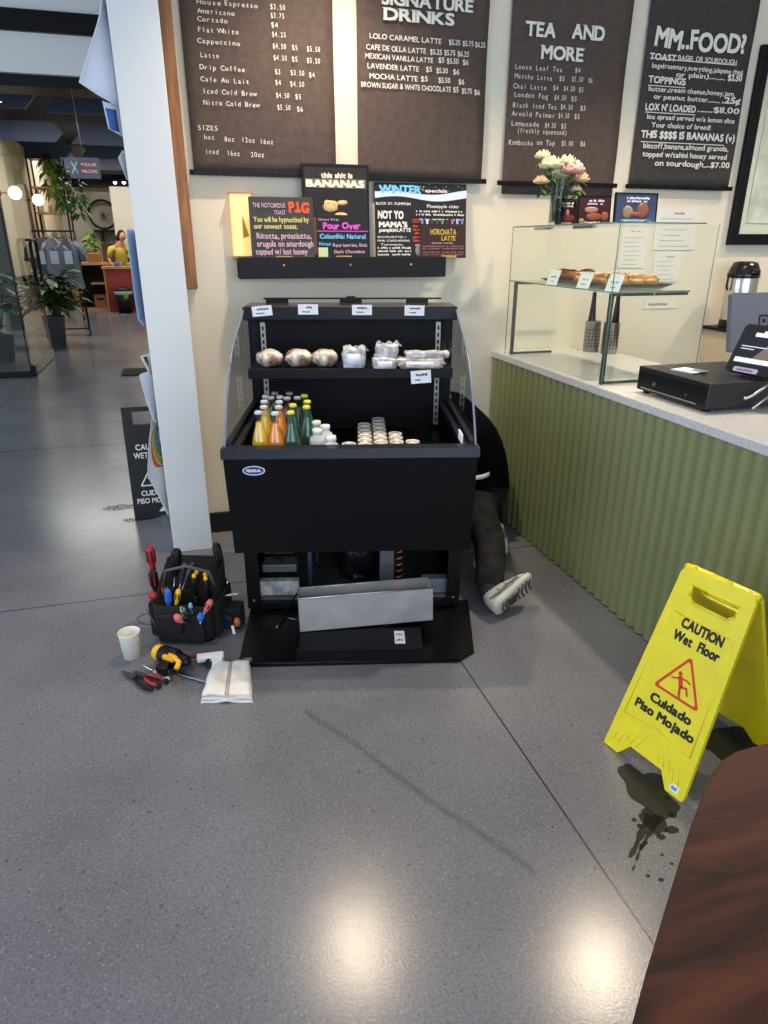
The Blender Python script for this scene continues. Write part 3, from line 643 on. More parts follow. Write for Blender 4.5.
b.box((-HW+.035, .09, .40), (HW-.035, .80, .44)); b.box((-HW+.035, .062, .46), (HW-.035, .09, .785))
b.box((-HW+.035, .09, .655), (HW-.035, .80, .675))
b.build('cabinet_shell', 'black', fr)
b = MB(); b.box((-HW+.036, .782, .68), (HW-.036, .799, 1.19)); 
for sx in (-1, 1): b.box((sx*(HW-.075)-.012, .765, .68), (sx*(HW-.075)+.012, .782, 1.185)) if False else None
b.build('interior_back_panel', colm('interior_black', (12, 13, 16), .5, spec=.2), fr)
# front panel, slightly raked
b = MB(); poly = [(-.004, .79), (.068, .372), (.088, .372), (.03, .79)]
b.prism([(p[0], p[1]) for p in poly], -HW, HW, Mx=Matrix(((0, 0, 1, 0), (1, 0, 0, 0), (0, 1, 0, 0), (0, 0, 0, 1)))); b.build('front_panel', colm('panel_black', (13, 13, 15), .4, spec=.25), fr)
b = MB(); poly = [(-.012, .778), (-.004, .812), (.05, .812), (.06, .80), (.05, .785), (-.004, .775)]
b.prism(poly, -HW-.006, HW+.006, Mx=Matrix(((0, 0, 1, 0), (1, 0, 0, 0), (0, 1, 0, 0), (0, 0, 0, 1)))); b.build('front_lip', 'lip', fr)
for sx in (-1, 1):
  b = MB(); b.box((sx*HW-.022*(sx > 0)-.004*(sx < 0)-(.0 if sx > 0 else -.004), .05, .795), (sx*HW+.022*(sx < 0), .80, .822), bev=.003)
  b.box((min(sx*(HW-.05), sx*(HW-.026)), .06, .79), (max(sx*(HW-.05), sx*(HW-.026)), .79, .806), bev=.003); b.build('side_rail', 'lip', fr)
# logo badge
lp = FYp(254, 470.5, .0)
bd = MB(); k = Matrix.Translation((lp.x, .0-.001, lp.z)) @ RX(90-9.5)
def ell(rx, ry, n=28): return [(rx*math.cos(2*PI*i/n), ry*math.sin(2*PI*i/n)) for i in range(n)]
bd.prism(ell(.041, .0175), 0, .004, Mx=k); o = bd.build('badge', 'chrome', fr)
bd = MB(); bd.prism(ell(.036, .0135), .0042, .0052, Mx=k); bd.build('badge_face', colm('badge_blue', (34, 38, 120), .3), o)
bd = MB(); text(bd, 'FEDERAL', 0, -.0045, .0095, .052, k, bold=.03, align='C', thick=.0058); bd.build('badge_lettering', 'white', o)
# canopy
b = MB(); b.box((-HW+.0, .665, 1.188), (HW, .86, 1.243), bev=.004); b.build('canopy', colm('canopy_black', (16, 18, 25), .35, spec=.3), fr)
b = MB(); b.box((-HW+.01, .675, 1.2425), (HW-.01, .85, 1.247)); b.build('canopy_top_plate', colm('bronze_plate', (92, 74, 62), .2, metal=.6), fr)
b = MB(); b.box((-HW+.07, .835, 1.262), (HW-.05, .86, 1.268)); 
for x in (-.33, 0, .30): b.box((x-.05, .84, 1.247), (x+.05, .856, 1.262))
b.build('rear_hinge_bar', 'black', fr)
b = MB(); b.box((-.02, .83, 1.247), (.02, .86, 1.275), bev=.003); b.build('latch', 'blackp', fr)
# shelf
b = MB(); b.box((-HW+.045, .42, 1.010), (HW-.045, .775, 1.021)); b.box((-HW+.045, .415, .985), (HW-.045, .425, 1.023), bev=.002); b.build('shelf', 'black', fr)
for sx in (-1, 1):
    b = MB(); b.prism([(.43, 1.01), (.77, 1.01), (.77, .93)], sx*(HW-.052)-.0015, sx*(HW-.052)+.0015, Mx=Matrix(((0, 0, 1, 0), (1, 0, 0, 0), (0, 1, 0, 0), (0, 0, 0, 1)))); b.build('shelf_bracket', 'black', fr)
    b = MB(); x = sx*(HW-.068); b.box((x-.011, .772, .70), (x+.011, .781, 1.17), bev=.001)
    o = b.build('slotted_standard', colm('standard_grey', (176, 174, 165), .4, metal=.5), fr)
    b = MB()
    for i in range(15): b.box((x-.004, .7705, .715+i*.03), (x+.004, .7725, .732+i*.03))
    b.build('slots', 'black', o)
b = MB(); b.box((-HW+.037, .09, .675), (HW-.037, .78, .682))
for i in range(17): b.box((-HW+.05+i*.051, .10, .682), (-HW+.056+i*.051, .77, .686))
b.build('deck_rack', 'black', fr)
# curved glass ends
eglass = glass_mat('end_glass', (225, 228, 232), .10, .03); eglass.node_tree.nodes['Fresnel'].inputs[0].default_value = 1.25
prof = [(.03, .808), (.045, .83), (.075, .875), (.115, .925), (.165, .98), (.225, 1.035), (.29, 1.085), (.36, 1.122), (.44, 1.155), (.53, 1.182), (.62, 1.212), (.69, 1.238), (.80, 1.238), (.80, .808)]
for sx in (-1, 1):
    b = MB(); x = sx*(HW-.004)
    b.prism(prof, x-.003, x+.003, Mx=YZX); o = b.build('curved_end_glass', eglass, fr)
    b = MB(); b.tube([(x, p[0], p[1]) for p in prof[:12]], .0042, 6); b.build('glass_edge', 'gdark', o)
# thermometer tube and tag clips at right
b = MB(); 
for dx in (0, .03): b.tube([(.385+dx, .50, 1.03), (.385+dx, .50, 1.12)], .008, 8)
b.build('clear_tag_holder', 'glass', fr)
b = MB(); b.ball((.40, .55, 1.06), .018); b.build('thermometer', 'white', fr)
b = MB(); b.box((HW-.052, .07, .806), (HW-.046, .15, .84)); b.build('rail_label', 'paper', fr)
# base frame
b = MB()
for sx in (-1, 1):
    x = sx*(HW-.028)
    b.box((x-.028, .25, .02), (x+.028, .275, .40), bev=.002); b.box((x-.02, .275, .02), (x+.02, .83, .05)); b.box((x-.028, .81, .02), (x+.028, .84, .40))
    b.box((x+sx*.02-.004, .27, .05), (x+sx*.02+.004, .82, .40))
b.box((-HW+.03, .25, .385), (HW-.03, .275, .40)); b.box((-HW+.03, .25, .02), (HW-.03, .28, .045)); b.box((-HW+.04, .82, .05), (HW-.04, .83, .40))
b.build('base_frame', 'black', fr)
for sx in (-1, 1):
    for y in (.40, .79):
        b = MB(); b.lathe([(.016, 0), (.02, .006), (.01, .010), (.01, .022)], 12, Mx=T(sx*(HW-.05), y, 0)); b.build('levelling_foot', 'blackp', fr)
    b = MB(); b.tube([(sx*(HW-.028), .247, .385), (sx*(HW-.028), .25, .385)], .006, 8); b.tube([(sx*(HW-.028), .247, .06), (sx*(HW-.028), .25, .06)], .006, 8); b.build('screws', 'steel', fr)
# machinery behind the removed kick panel
b = MB(); b.box((-HW+.05, .28, .045), (HW-.05, .80, .06)); b.build('machine_tray', colm('galv_tray', (120, 118, 112), .4, metal=.6), fr)
b = MB(); b.lathe([(.02, .06), (.085, .065), (.095, .10), (.097, .19), (.085, .235), (.04, .255), (.0, .258)], 22, Mx=T(.02, .50, 0)); b.tube([(.02, .40, .10), (.02, .36, .10)], .03, 10); b.build('compressor', 'blacks', fr)
b = MB(); b.box((.115, .31, .08), (.175, .60, .375), bev=.003); b.build('condenser_shroud', colm('shroud_grey', (150, 152, 158), .35, metal=.7), fr)
b = MB()
for i in range(9): 
    z = .10+i*.03; b.tube([(.185, .31, z), (.20, .30, z+.008), (.215, .31, z+.015)], .005, 6); b.tube([(.185, .31, z), (.185, .6, z)], .004, 6)
b.build('condenser_coil', colm('copper', (176, 120, 92), .3, metal=.9), fr)
b = MB()
for i in range(26): b.box((.177, .32, .09+i*.011), (.222, .60, .0912+i*.011))
b.build('condenser_fins', 'steel', fr)
b = MB(); b.box((-.40, .42, .20), (-.27, .56, .375), bev=.004); b.build('fan_housing', colm('dull_brown', (70, 64, 58), .6, rgb2=(88, 82, 76)), fr)
b = MB(); b.box((-.40, .33, .155), (-.25, .42, .19), bev=.003); b.build('junction_box', colm('jbox_grey', (112, 116, 120), .4, metal=.5), fr)
b = MB(); b.box((-.41, .29, .062), (-.24, .33, .13), bev=.003); b.build('drain_block', colm('drain_white', (205, 205, 200), .5, rgb2=(150, 150, 146), nscale=30), fr)
b = MB(); b.box((.30, .29, .062), (.41, .34, .13), bev=.003); b.build('controller_box', colm('ctrl_grey', (128, 132, 140), .5, rgb2=(108, 112, 120), nscale=30), fr)
b = MB(); b.tube([(-.19, .33, .06), (-.19, .33, .38)], .011, 10); b.build('drain_pipe', colm('pipe_blue', (58, 66, 92), .3), fr)
b = MB(); b.tube([(-.12, .32, .335), (-.05, .31, .330), (.06, .31, .328), (.11, .33, .37), (.14, .4, .39)], .0045, 8); b.tube([(.055, .31, .32), (.055, .33, .24), (.04, .40, .23)], .005, 8)
b.tube([(-.13, .32, .32), (-.10, .32, .345)], .009, 8); b.build('copper_line', colm('dull_copper', (168, 140, 118), .3, metal=.8), fr)
b = MB()
for s_ in range(5):
    random.seed(s_+3); x = -.36+s_*.15; b.tube([(x, .36, .385), (x+.02, .33, .34), (x+.05*random.uniform(-1, 1), .32, .28), (x+.04, .36, .2), (x+.06, .42, .12)], .004, 6)
b.build('wiring', 'blackp', fr)
b = MB(); b.tube([(.03, .33, .38), (.03, .33, .24)], .012, 8); b.tube([(.015, .34, .26), (.075, .34, .255)], .008, 8); b.build('valve', 'steel', fr)
b = MB(); b.tube([(-.17, .34, .38), (-.15, .31, .30), (-.16, .30, .22), (-.13, .36, .16)], .006, 8); b.build('insulated_hose', 'nylon', fr)

# --- price tags on the canopy front
tag_px = [(262, 311, 5, 'leftmost white price tag clipped to the fridge canopy, tilted'), (308, 309.5, 0, 'second white price tag from the left on the fridge canopy'), (362, 310, 0, 'third white price tag from the left on the fridge canopy'), (414.5, 310.5, -1, 'rightmost white price tag on the fridge canopy')]
def pricetag(label, c, w_, h_, tilt, Mbase, grp=None):
    t = thing('price_tag', label, 'price tag', Mx=Mbase @ T(*c) @ RY(-tilt), group=grp)
    g = MB(); g.box((-w_/2, 0, -h_/2), (w_/2, .0012, h_/2)); g.build('card', 'paper', t)
    g = MB(); scrib(g, -w_*.25, w_*.30, .004, h_*.24, FX(-.0002), thick=.0004); scrib(g, -w_*.3, w_*.1, -h_*.28, h_*.16, FX(-.0002), thick=.0004); g.build('ink', 'signblack', t)
    return t
for x, y, tl, lab in tag_px:
    p_ = FYp(x, y, .662); pricetag(lab, (p_.x, .6630, p_.z), .085, .042, tl, FM, 'price tags along the canopy')
p_ = FYp(421, 377, .41); pricetag('white handwritten tag hanging below the fridge shelf edge', (p_.x, .4125, p_.z), .082, .052, 4, FM)

# --- wrapped sandwiches and pastries on the shelf
wrap = mat('cling_wrap', (214, 210, 204), .22, rgb2=(150, 118, 92), nscale=16, bump=.8, bscale=45)
wrapw = mat('crinkled_silver_wrap', (214, 216, 220), .2, rgb2=(160, 158, 158), nscale=34, bump=1.0, bscale=70)
foil = mat('foil_wrap', (150, 134, 118), .25, metal=.2, rgb2=(196, 190, 184), nscale=22, bump=1.0, bscale=60)
bread = mat('wrapped_roll', (236, 228, 214), .3, rgb2=(128, 88, 62), nscale=26, bump=.8, bscale=50, coat=.4)
SH = 1.0215
def item(name, label, cat, px, py, yl, rad, m, seed, amp=.18, grp=None, zbase=SH, fr_=2.2, extra=None):
    p = FYp(px, py, yl); t = thing(name, label, cat, Mx=FM @ T(p.x, yl, zbase) @ RZ(random.uniform(-12, 12)), group=grp)
    g = MB(); g.ball((0, 0, rad[2]), rad, 3, amp=amp, fr=fr_, seed=seed)
    for v in g.bm.verts: v.co.z = max(v.co.z, .0) if v.co.z > rad[2]*.25 else v.co.z*.0+max(0, v.co.z)*.3
    g.build('wrapper', m, t)
    if extra:
        g = MB(); extra(g, rad); g.build('sticker', 'paper', t)
    return t
def stick(g, r_): g.grid(lambda u, v: (-.4*r_[0]+.8*r_[0]*u, -r_[1]*1.02-.002, r_[2]*(.35+.95*v)), 1, 1, thick=.001)
random.seed(11)
g1 = 'wrapped round sandwiches on the fridge shelf'
for px, lab, sd in ((270, 'leftmost wrapped round sandwich on the fridge shelf', 1), (298.5, 'second wrapped round sandwich from the left on the fridge shelf', 2), (325, 'third wrapped round sandwich from the left, beside the silver packets', 3)):
    t = item('wrapped_sandwich', lab, 'sandwich', px, 362, .50, (.056, .05, .035), bread, sd, grp=g1)
def packet(label, px, py, yl, w_, d_, h_, m, sd, z=SH, grp=None, st=True, tail=True):
    p = FYp(px, py, yl); t = thing('wrapped_pastry', label, 'pastry', Mx=FM @ T(p.x, yl, z) @ RZ(random.uniform(-8, 8)), group=grp)
    g = MB(); tb = bmesh.new(); bmesh.ops.create_cube(tb, size=1); bmesh.ops.subdivide_edges(tb, edges=list(tb.edges), cuts=5, use_grid_fill=True)
    for v in tb.verts:
        q = v.co.normalized()*.5; v.co = v.co*.72+q*.32
        k_ = 1+.22*noise.noise(v.co*7+Vector((sd*2.2, 0, sd)))
        v.co = Vector((v.co.x*w_*k_, v.co.y*d_*k_, max(.0, (v.co.z+.5)*h_*k_)))
    g.merge(tb, smooth=True)
    if tail: 
        for i in range(7):
            x = -w_*.42+i*w_*.14; g.grid(lambda u, v, x=x: (x+.022*u+.004*math.sin(v*5+i), .01*math.sin(u*4+i), h_*.82+.016*v*(1+.5*math.sin(i*2.3+u*3))), 3, 2)
    g.build('wrapper', m, t)
    if st: g = MB(); g.grid(lambda u, v: (-.3*w_+.6*w_*u, -d_*.5-.004, h_*(.2+.55*v)), 1, 1, thick=.001); g.build('sticker', 'paper', t)
    return t
g2 = 'crinkled packets on the fridge shelf'
packet('white wrapped square packet right of the round sandwiches', 354, 366, .47, .090, .075, .080, wrapw, 1, grp=g2)
packet('lower white wrapped packet under another, middle right of the shelf', 384.5, 367, .46, .098, .085, .042, wrapw, 2, grp=g2)
packet('silver crinkled packet stacked on top of the middle right packet', 386.5, 367, .49, .092, .075, .050, wrapw, 3, z=SH+.040, grp=g2, st=False)
packet('long brown foil packet with price card at the shelf right end', 420, 369, .46, .19, .09, .040, foil, 4, grp=g2, tail=False)
packet('flat silver packet lying on top of the long brown packet', 424, 369, .49, .16, .07, .022, wrapw, 5, z=SH+.038, grp=g2, st=False, tail=False)

# --- bottles in the well
def bottle(name, label, liquid, capm, glassc, grp, h=.232, r=.030, labelc=None):
    t = thing(name, label, 'bottle', group=grp)
    g = MB(); g.lathe([(r*.85, 0), (r, .006), (r, h*.40), (r*.98, h*.48), (r*.78, h*.60), (r*.50, h*.74), (r*.36, h*.86), (r*.40, h*.90), (r*.38, h*.95), (r*.38, h*.965)], 18); g.build('bottle_body', glassc, t)
    g = MB(); g.lathe([(r*.42, h*.95), (r*.45, h*.955), (r*.44, h*.985), (r*.34, h), (0, h)], 16); g.build('cap', capm, t)
    if liquid: g = MB(); g.lathe([(r*.8, .004), (r*.94, .01), (r*.94, h*.40), (r*.92, h*.48), (r*.72, h*.60), (r*.44, h*.74), (r*.33, h*.82), (0, h*.82)], 16); g.build('drink', liquid, t)
    if labelc: 
        g = MB(); g.lathe([(r*1.015, h*.10), (r*1.02, h*.105), (r*1.02, h*.30), (r*1.015, h*.305)], 18, caps=False); g.build('label', labelc, t)
    return t
gclear = glass_mat('bottle_glass', (240, 244, 240), .05)
org = mat('orange_soda', (255, 146, 44), .25, emit=None); yl_ = mat('yellow_soda', (250, 200, 40), .25); grn = mat('green_bottle_glass', (44, 84, 66), .08, coat=.5)
darkb = mat('dark_soda', (52, 34, 26), .2)
gb = 'glass bottles standing in the left of the open fridge'
protos = {}
def place_bottle(kind, px, py, zc, label):
    h = .232; P = FZ(px, py, zc); z0 = .686
    key = kind
    P2 = FZ(px, py, z0+h)
    Mx = FM @ T(P2.x, P2.y, z0)
    if key not in protos:
        if kind == 'orange': t = bottle('soda_bottle', label, org, colm('silver_cap', (200, 200, 204), .3, metal=.5), gclear, gb, r=.0335)
        elif kind == 'yellow': t = bottle('soda_bottle', label, yl_, colm('silver_cap', (200, 200, 204), .3), gclear, gb, r=.0335)
        elif kind == 'green':
            t = bottle('mineral_water_bottle', label, None, colm('lime_yellow_cap', (226, 206, 62), .4), grn, gb, r=.033)
            g = MB()
            for a in (-100, -40, 170, 80): g.prism(ell(.010, .010, 16), .0282, .0300, Mx=T(0, 0, .095) @ RZ(a) @ RX(90)); g.prism(ell(.012, .012, 16), .0295, .0308, Mx=T(0, 0, .035) @ RZ(a) @ RX(90))
            g.build('printed_emblem', colm('emblem_lime', (206, 214, 40), .5), t)
        else: t = bottle('soda_bottle', label, darkb, colm('cap_grey', (150, 150, 150), .4), gclear, gb, r=.0335)
        protos[key] = t; t.matrix_world = Mx
    else: dup(protos[key], label, Mx)
C0 = lambda x, y: (225+x/6.02, 290+y/6.02-.8)
rows = [('yellow', 200, 733, 'front yellow soda bottle at the far left of the well'), ('orange', 300, 738, 'front orange soda bottle nearest the panel lip'), ('green', 395, 733, 'front green water bottle with yellow cap, left of its pair'),
 ('yellow', 232, 700, 'second yellow soda bottle behind the front left one'), ('orange', 322, 700, 'second orange soda bottle behind the front orange one'), ('green', 490, 700, 'green water bottle at the right end of the bottle group'),
 ('green', 408, 690, 'green water bottle just behind the front green one'), ('yellow', 235, 668, 'third yellow soda bottle in the far left column'), ('orange', 325, 670, 'third orange soda bottle in its column'), ('green', 495, 668, 'second green bottle from the front in the right end column'),
 ('dark', 275, 645, 'dark bottle between the yellow and orange columns, near the back'), ('dark', 372, 648, 'dark bottle between orange and green columns, near the back'), ('dark', 435, 645, 'dark bottle between the two green columns, near the back'),
 ('yellow', 245, 637, 'rearmost yellow soda bottle in the far left column'), ('orange', 330, 640, 'fourth orange soda bottle in its column'), ('dark', 300, 618, 'rearmost dark bottle left of centre in the group'), ('dark', 388, 618, 'rearmost dark bottle in the middle of the group'), ('green', 478, 632, 'rearmost green bottle at the right of the group')]
for kd, x, y, lab in rows:
    px, py = C0(x, y); place_bottle(kd, px, py, .918, lab)
# small white bottles
t0 = None
for i, (px, py, lab) in enumerate(((317, 429, 'front small white yoghurt drink bottle beside the green bottles'), (331, 436, 'small white yoghurt drink bottle at the right of its group'), (316, 421, 'rear small white yoghurt drink bottle beside the green bottles'), (325, 425, 'rightmost small white drink bottle next to the cans'))):
    P2 = FZ(px, py, .686+.15); Mx = FM @ T(P2.x, P2.y, .686)
    if t0 is None:
        t0 = thing('yoghurt_drink', lab, 'bottle', Mx=Mx, group='small white bottles in the fridge')
        g = MB(); g.lathe([(.026, 0), (.031, .005), (.031, .06), (.026, .075), (.031, .09), (.028, .115), (.016, .128), (.016, .136)], 16); g.build('bottle_body', 'white', t0)
        g = MB(); g.lathe([(.019, .132), (.019, .15), (0, .15)], 14); g.build('cap', 'white', t0)
    else: dup(t0, lab, Mx)
# cans in stacks
t0 = None; gc = 'silver topped drink cans stacked in the fridge'; CR = .0305; CHh = .088
def can_proto(Mx, lab):
    t = thing('drink_can', lab, 'can', Mx=Mx, group=gc)
    g = MB(); g.lathe([(.021, 0), (.0275, .006), (CR, .014), (CR, .072), (.0268, .082), (.0268, .085)], 18); g.build('can_body', mat('can_print', (196, 190, 176), .3, metal=.5, rgb2=(206, 176, 96), nscale=22), t)
    g = MB(); g.lathe([(.0270, .083), (.0278, .0865), (.0255, .0875), (.0245, .084), (0, .084)], 18); g.lathe([(.006, .0845), (.006, .0855), (0, .0855)], 10, Mx=T(0, -.004, 0)); g.build('can_lid', colm('can_lid_silver', (222, 224, 230), .4), t)
    return t
ordn = ['lowest', 'second', 'third', 'topmost']
colsp = [(349, 443.5, 'far left column'), (363, 424, 'left column'), (378, 418.5, 'tall centre column'), (392.5, 433, 'right column'), (405, 441, 'far right column')]
ordc = ['rearmost', 'second from the back', 'third from the back', 'fourth from the back', 'fifth from the back', 'sixth from the back', 'seventh from the back', 'eighth from the back']
xprev = None
for px, py, lab in colsp:
    P = FZ(px, py, .686+.0875); y = min(P.y, .735); x = P.x if xprev is None else max(P.x, xprev+.0625); xprev = x; i = 0
    while y > .17 and i < 8:
        l_ = '%s silver drink can in the %s of the fridge well' % (ordc[i], lab); Mx = FM @ T(x, y, .686)
        if t0 is None: t0 = can_proto(Mx, l_)
        else: dup(t0, l_, Mx)
        y -= .0625; i += 1

# --- removed kick panel on the floor in front, drip pan, black box
t = thing('kick_panel', 'black removed kick panel lying flat on the floor before the fridge', 'panel', (.50, 2.19, 0), 0)
A = [PZ(238, 665, .012), PZ(459, 660, .012), PZ(474, 651, .012), PZ(468, 600, .012), PZ(252, 603, .012)]
g = MB(); g.prism([(p.x-.5, p.y-2.19) for p in A], .001, .012); g.build('sheet', colm('kick_black', (12, 12, 14), .35, spec=.3), t)
g = MB(); g.tube([(A[0].x-.5, A[0].y-2.187, .013), (A[1].x-.5, A[1].y-2.187, .013)], .006, 6); g.build('folded_lip', 'black', t)
q = PZ(247, 660, .013); g = MB(); g.box((q.x-.5-.018, q.y-2.19-.01, .0125), (q.x-.5+.018, q.y-2.19+.012, .0145), Mx=None); g.build('sticker', colm('grey_sticker', (120, 120, 122), .6), t)
# shallow black box
A = PZ(297, 663, .013); B = PZ(424, 661, .013); dxy = (B-A); ang = math.degrees(math.atan2(dxy.y, dxy.x)); wB = dxy.length
t = thing('shallow_box', 'low black metal box on the kick panel under the steel tray', 'box', ((A.x+B.x)/2, (A.y+B.y)/2, .0125), ang)
g = MB(); g.box((-wB/2, 0, 0), (wB/2, .006, .06), bev=.002); g.box((-wB/2, .14, 0), (wB/2, .146, .06)); g.box((-wB/2, .006, 0), (-wB/2+.004, .14, .06)); g.box((wB/2-.004, .006, 0), (wB/2, .14, .06)); g.box((-wB/2, .006, .052), (wB/2, .14, .06)); g.build('box_body', 'black', t)
g = MB(); g.box((wB/2-.11, .03, .0605), (wB/2-.07, .12, .0615)); o = g.build('white_label', 'paper', t)
g = MB(); scrib(g, wB/2-.105, wB/2-.075, .05, .012, T(0, 0, .0616), thick=.0003); scrib(g, wB/2-.105, wB/2-.08, .09, .01, T(0, 0, .0616), thick=.0003); g.build('label_print', 'signblack', o)
# galvanised tray, tilted, standing on the box
Pbl = PZ(300, 632, .075); Pbr = PZ(433, 620, .080)
w_ = (Pbr-Pbl).length; ex = (Pbr-Pbl).normalized(); ey = Vector((-ex.y, ex.x, 0)).normalized()
cen = (Pbl+Pbr)/2
t = thing('drip_tray', 'long galvanised steel drip tray tilted on the low black box', 'tray', Mx=frame(cen, ex, ey) @ RX(-4))
g = MB(); hh, dd = .142, .10
g.box((-w_/2, 0, 0), (w_/2, .002, hh)); g.box((-w_/2, dd-.002, 0), (w_/2, dd, hh+.004)); g.box((-w_/2, 0, 0), (-w_/2+.002, dd, hh)); g.box((w_/2-.002, 0, 0), (w_/2, dd, hh)); g.box((-w_/2, 0, 0), (w_/2, dd, .002))
g.build('tray_body', 'galv', t)
g = MB(); g.tube([(-w_/2, 0, hh), (w_/2, 0, hh), (w_/2, dd, hh), (-w_/2, dd, hh)], .0028, 6, closed=True); g.build('rolled_rim', 'steel', t)
# loose black wire with connector beside the tray
pts = [PZ(298, 592, .12), PZ(292, 601, .07), PZ(287, 608, .03), PZ(284, 617, .02), PZ(279, 624, .018)]
g = MB(); g.tube(pts, .004, 8); t = g.build('loose_wire', 'blackp', origin=pts[-1]); tag(t, 'short black wire with bare end beside the steel tray', 'wire')
g = MB(); g.tube([pts[-1], pts[-1]+Vector((-.012, -.02, -.003))], .0035, 8); g.tube([pts[-2], PZ(298, 620, .02)], .002, 6); o = g.build('bare_end', 'steel'); o.parent = t; o.location = -Vector(pts[-1])

# =================================================================== PERSON BEHIND THE FRIDGE
pr = thing('person', 'person in black jacket and dark trousers sitting behind the fridge, one leg out', 'person', (1.45, 3.15, 0))
po = Vector((1.45, 3.15, 0)); q = lambda *p: tuple(Vector(p)-po)
exv = Vector((.84, .30, .36)).normalized(); nv_ = Vector((.24, -.84, -.22)); nv_ = (nv_-exv*nv_.dot(exv)).normalized()
ezv = -nv_; eyv = ezv.cross(exv)
so = PZ(498, 612, .048); shm = frame(so-po, exv, eyv) @ SC(1, 1.22, 1.15)
V = [q(1.50, 3.22, .15), q(1.50, 3.23, .30), q(1.46, 3.24, .46), q(1.38, 3.25, .60), q(1.31, 3.25, .69), q(1.24, 3.24, .75), q(1.18, 3.22, .79),
     q(1.43, 3.12, .16), q(1.28, 2.82, .31), q(1.26, 2.60, .21), tuple(shm @ Vector((.045, 0, .082))),
     q(1.44, 3.30, .14), q(1.22, 3.36, .26), q(1.36, 3.46, .12), q(1.44, 3.50, .07),
     q(1.36, 3.12, .58), q(1.26, 3.09, .42), q(1.20, 3.14, .34), q(1.34, 3.40, .60), q(1.18, 3.44, .46), q(1.02, 3.36, .48), q(.96, 3.32, .50), q(1.17, 3.15, .33)]
E_ = [(0, 1), (1, 2), (2, 3), (3, 4), (4, 5), (5, 6), (0, 7), (7, 8), (8, 9), (9, 10), (0, 11), (11, 12), (12, 13), (13, 14), (3, 15), (15, 16), (16, 17), (17, 22), (3, 18), (18, 19), (19, 20), (20, 21)]
rad = [.12, .115, .12, .115, .06, .05, .07, .085, .062, .055, .042, .085, .06, .05, .042, .055, .042, .03, .055, .042, .03, .022, .022]
skin('body', V, E_, rad, 'skin', pr)
jk = [V[i] for i in (0, 1, 2, 3, 4, 15, 16, 18, 19, 17, 20, 5)]
skin('jacket', jk, [(0, 1), (1, 2), (2, 3), (3, 4), (3, 5), (5, 6), (3, 7), (7, 8), (6, 9), (8, 10), (4, 11)], [.15, .15, .155, .145, .10, .085, .065, .085, .065, .048, .048, .09], colm('black_jacket', (9, 9, 12), .95, spec=.1), pr)
tr = [V[i] for i in (0, 7, 8, 9, 10, 11, 12, 13)]
skin('trousers', tr, [(0, 1), (1, 2), (2, 3), (3, 4), (0, 5), (5, 6), (6, 7)], [.145, .115, .088, .078, .066, .115, .085, .07], mat('dark_grey_trousers', (34, 33, 34), .95, spec=.1, bump=.9, bscale=16, rgb2=(50, 48, 47), nscale=14), pr)
g = MB(); g.ball(q(1.16, 3.21, .83), (.078, .095, .108), 3); g.ball(q(1.085, 3.20, .82), (.018, .016, .02), 2); o = g.build('head', 'skin', pr)
g = MB(); g.ball(q(1.175, 3.21, .855), (.088, .102, .098), 3, amp=.06, fr=6); g.build('hair', 'hairb', o)
g = MB()
for sy in (-1, 1): g.ball(q(1.165, 3.21+sy*.095, .82), (.018, .010, .028), 2); g.ball(q(1.092, 3.21+sy*.032, .835), (.006, .012, .007), 1)
g.tube([q(1.088, 3.19, .785), q(1.084, 3.21, .783), q(1.088, 3.23, .785)], .005, 6); g.build('ears_and_eyes', 'skin', o)
def hand(c, d, upv, parent, s=1):
    mx = frame(c, d, upv)
    V = [(0, 0, 0), (.045*s, 0, 0), (.085*s, 0, 0)]; E = [(0, 1), (1, 2)]; rr = [.022, (.036, .016), (.036, .014)]
    for i, (y, L_) in enumerate(((-.027, .062), (-.009, .072), (.009, .068), (.027, .052))):
        b0 = len(V); V += [(.088, y, 0), (.088+L_*.45, y*1.1, -.010), (.088+L_*.8, y*1.1, -.03), (.088+L_*.9, y*1.1, -.048)]; E += [(2, b0), (b0, b0+1), (b0+1, b0+2), (b0+2, b0+3)]; rr += [.010, .009, .0085, .007]
    b0 = len(V); V += [(.03, -.035, -.005), (.055, -.058, -.018), (.078, -.066, -.03)]; E += [(1, b0), (b0, b0+1), (b0+1, b0+2)]; rr += [.012, .011, .009]
    V = [tuple(mx @ Vector(v)) for v in V]
    return skin('hand', V, E, rr, 'skin', parent, sub=1)
hand(q(.97, 3.325, .50), (-1, -.3, .1), (.3, -1, 0), pr); hand(q(1.175, 3.15, .34), (-.75, .55, -.2), (-.5, -.8, 0), pr)
ak = shm @ Vector((.045, 0, .082)); g = MB(); g.tube([Vector(V[9])*.45+ak*.55, ak*.8+Vector(V[9])*.2, ak, shm @ Vector((.05, 0, .055))], [.045, .042, .038, .034], 12); g.build('sock', colm('dark_sock', (40, 38, 40), .9), pr)
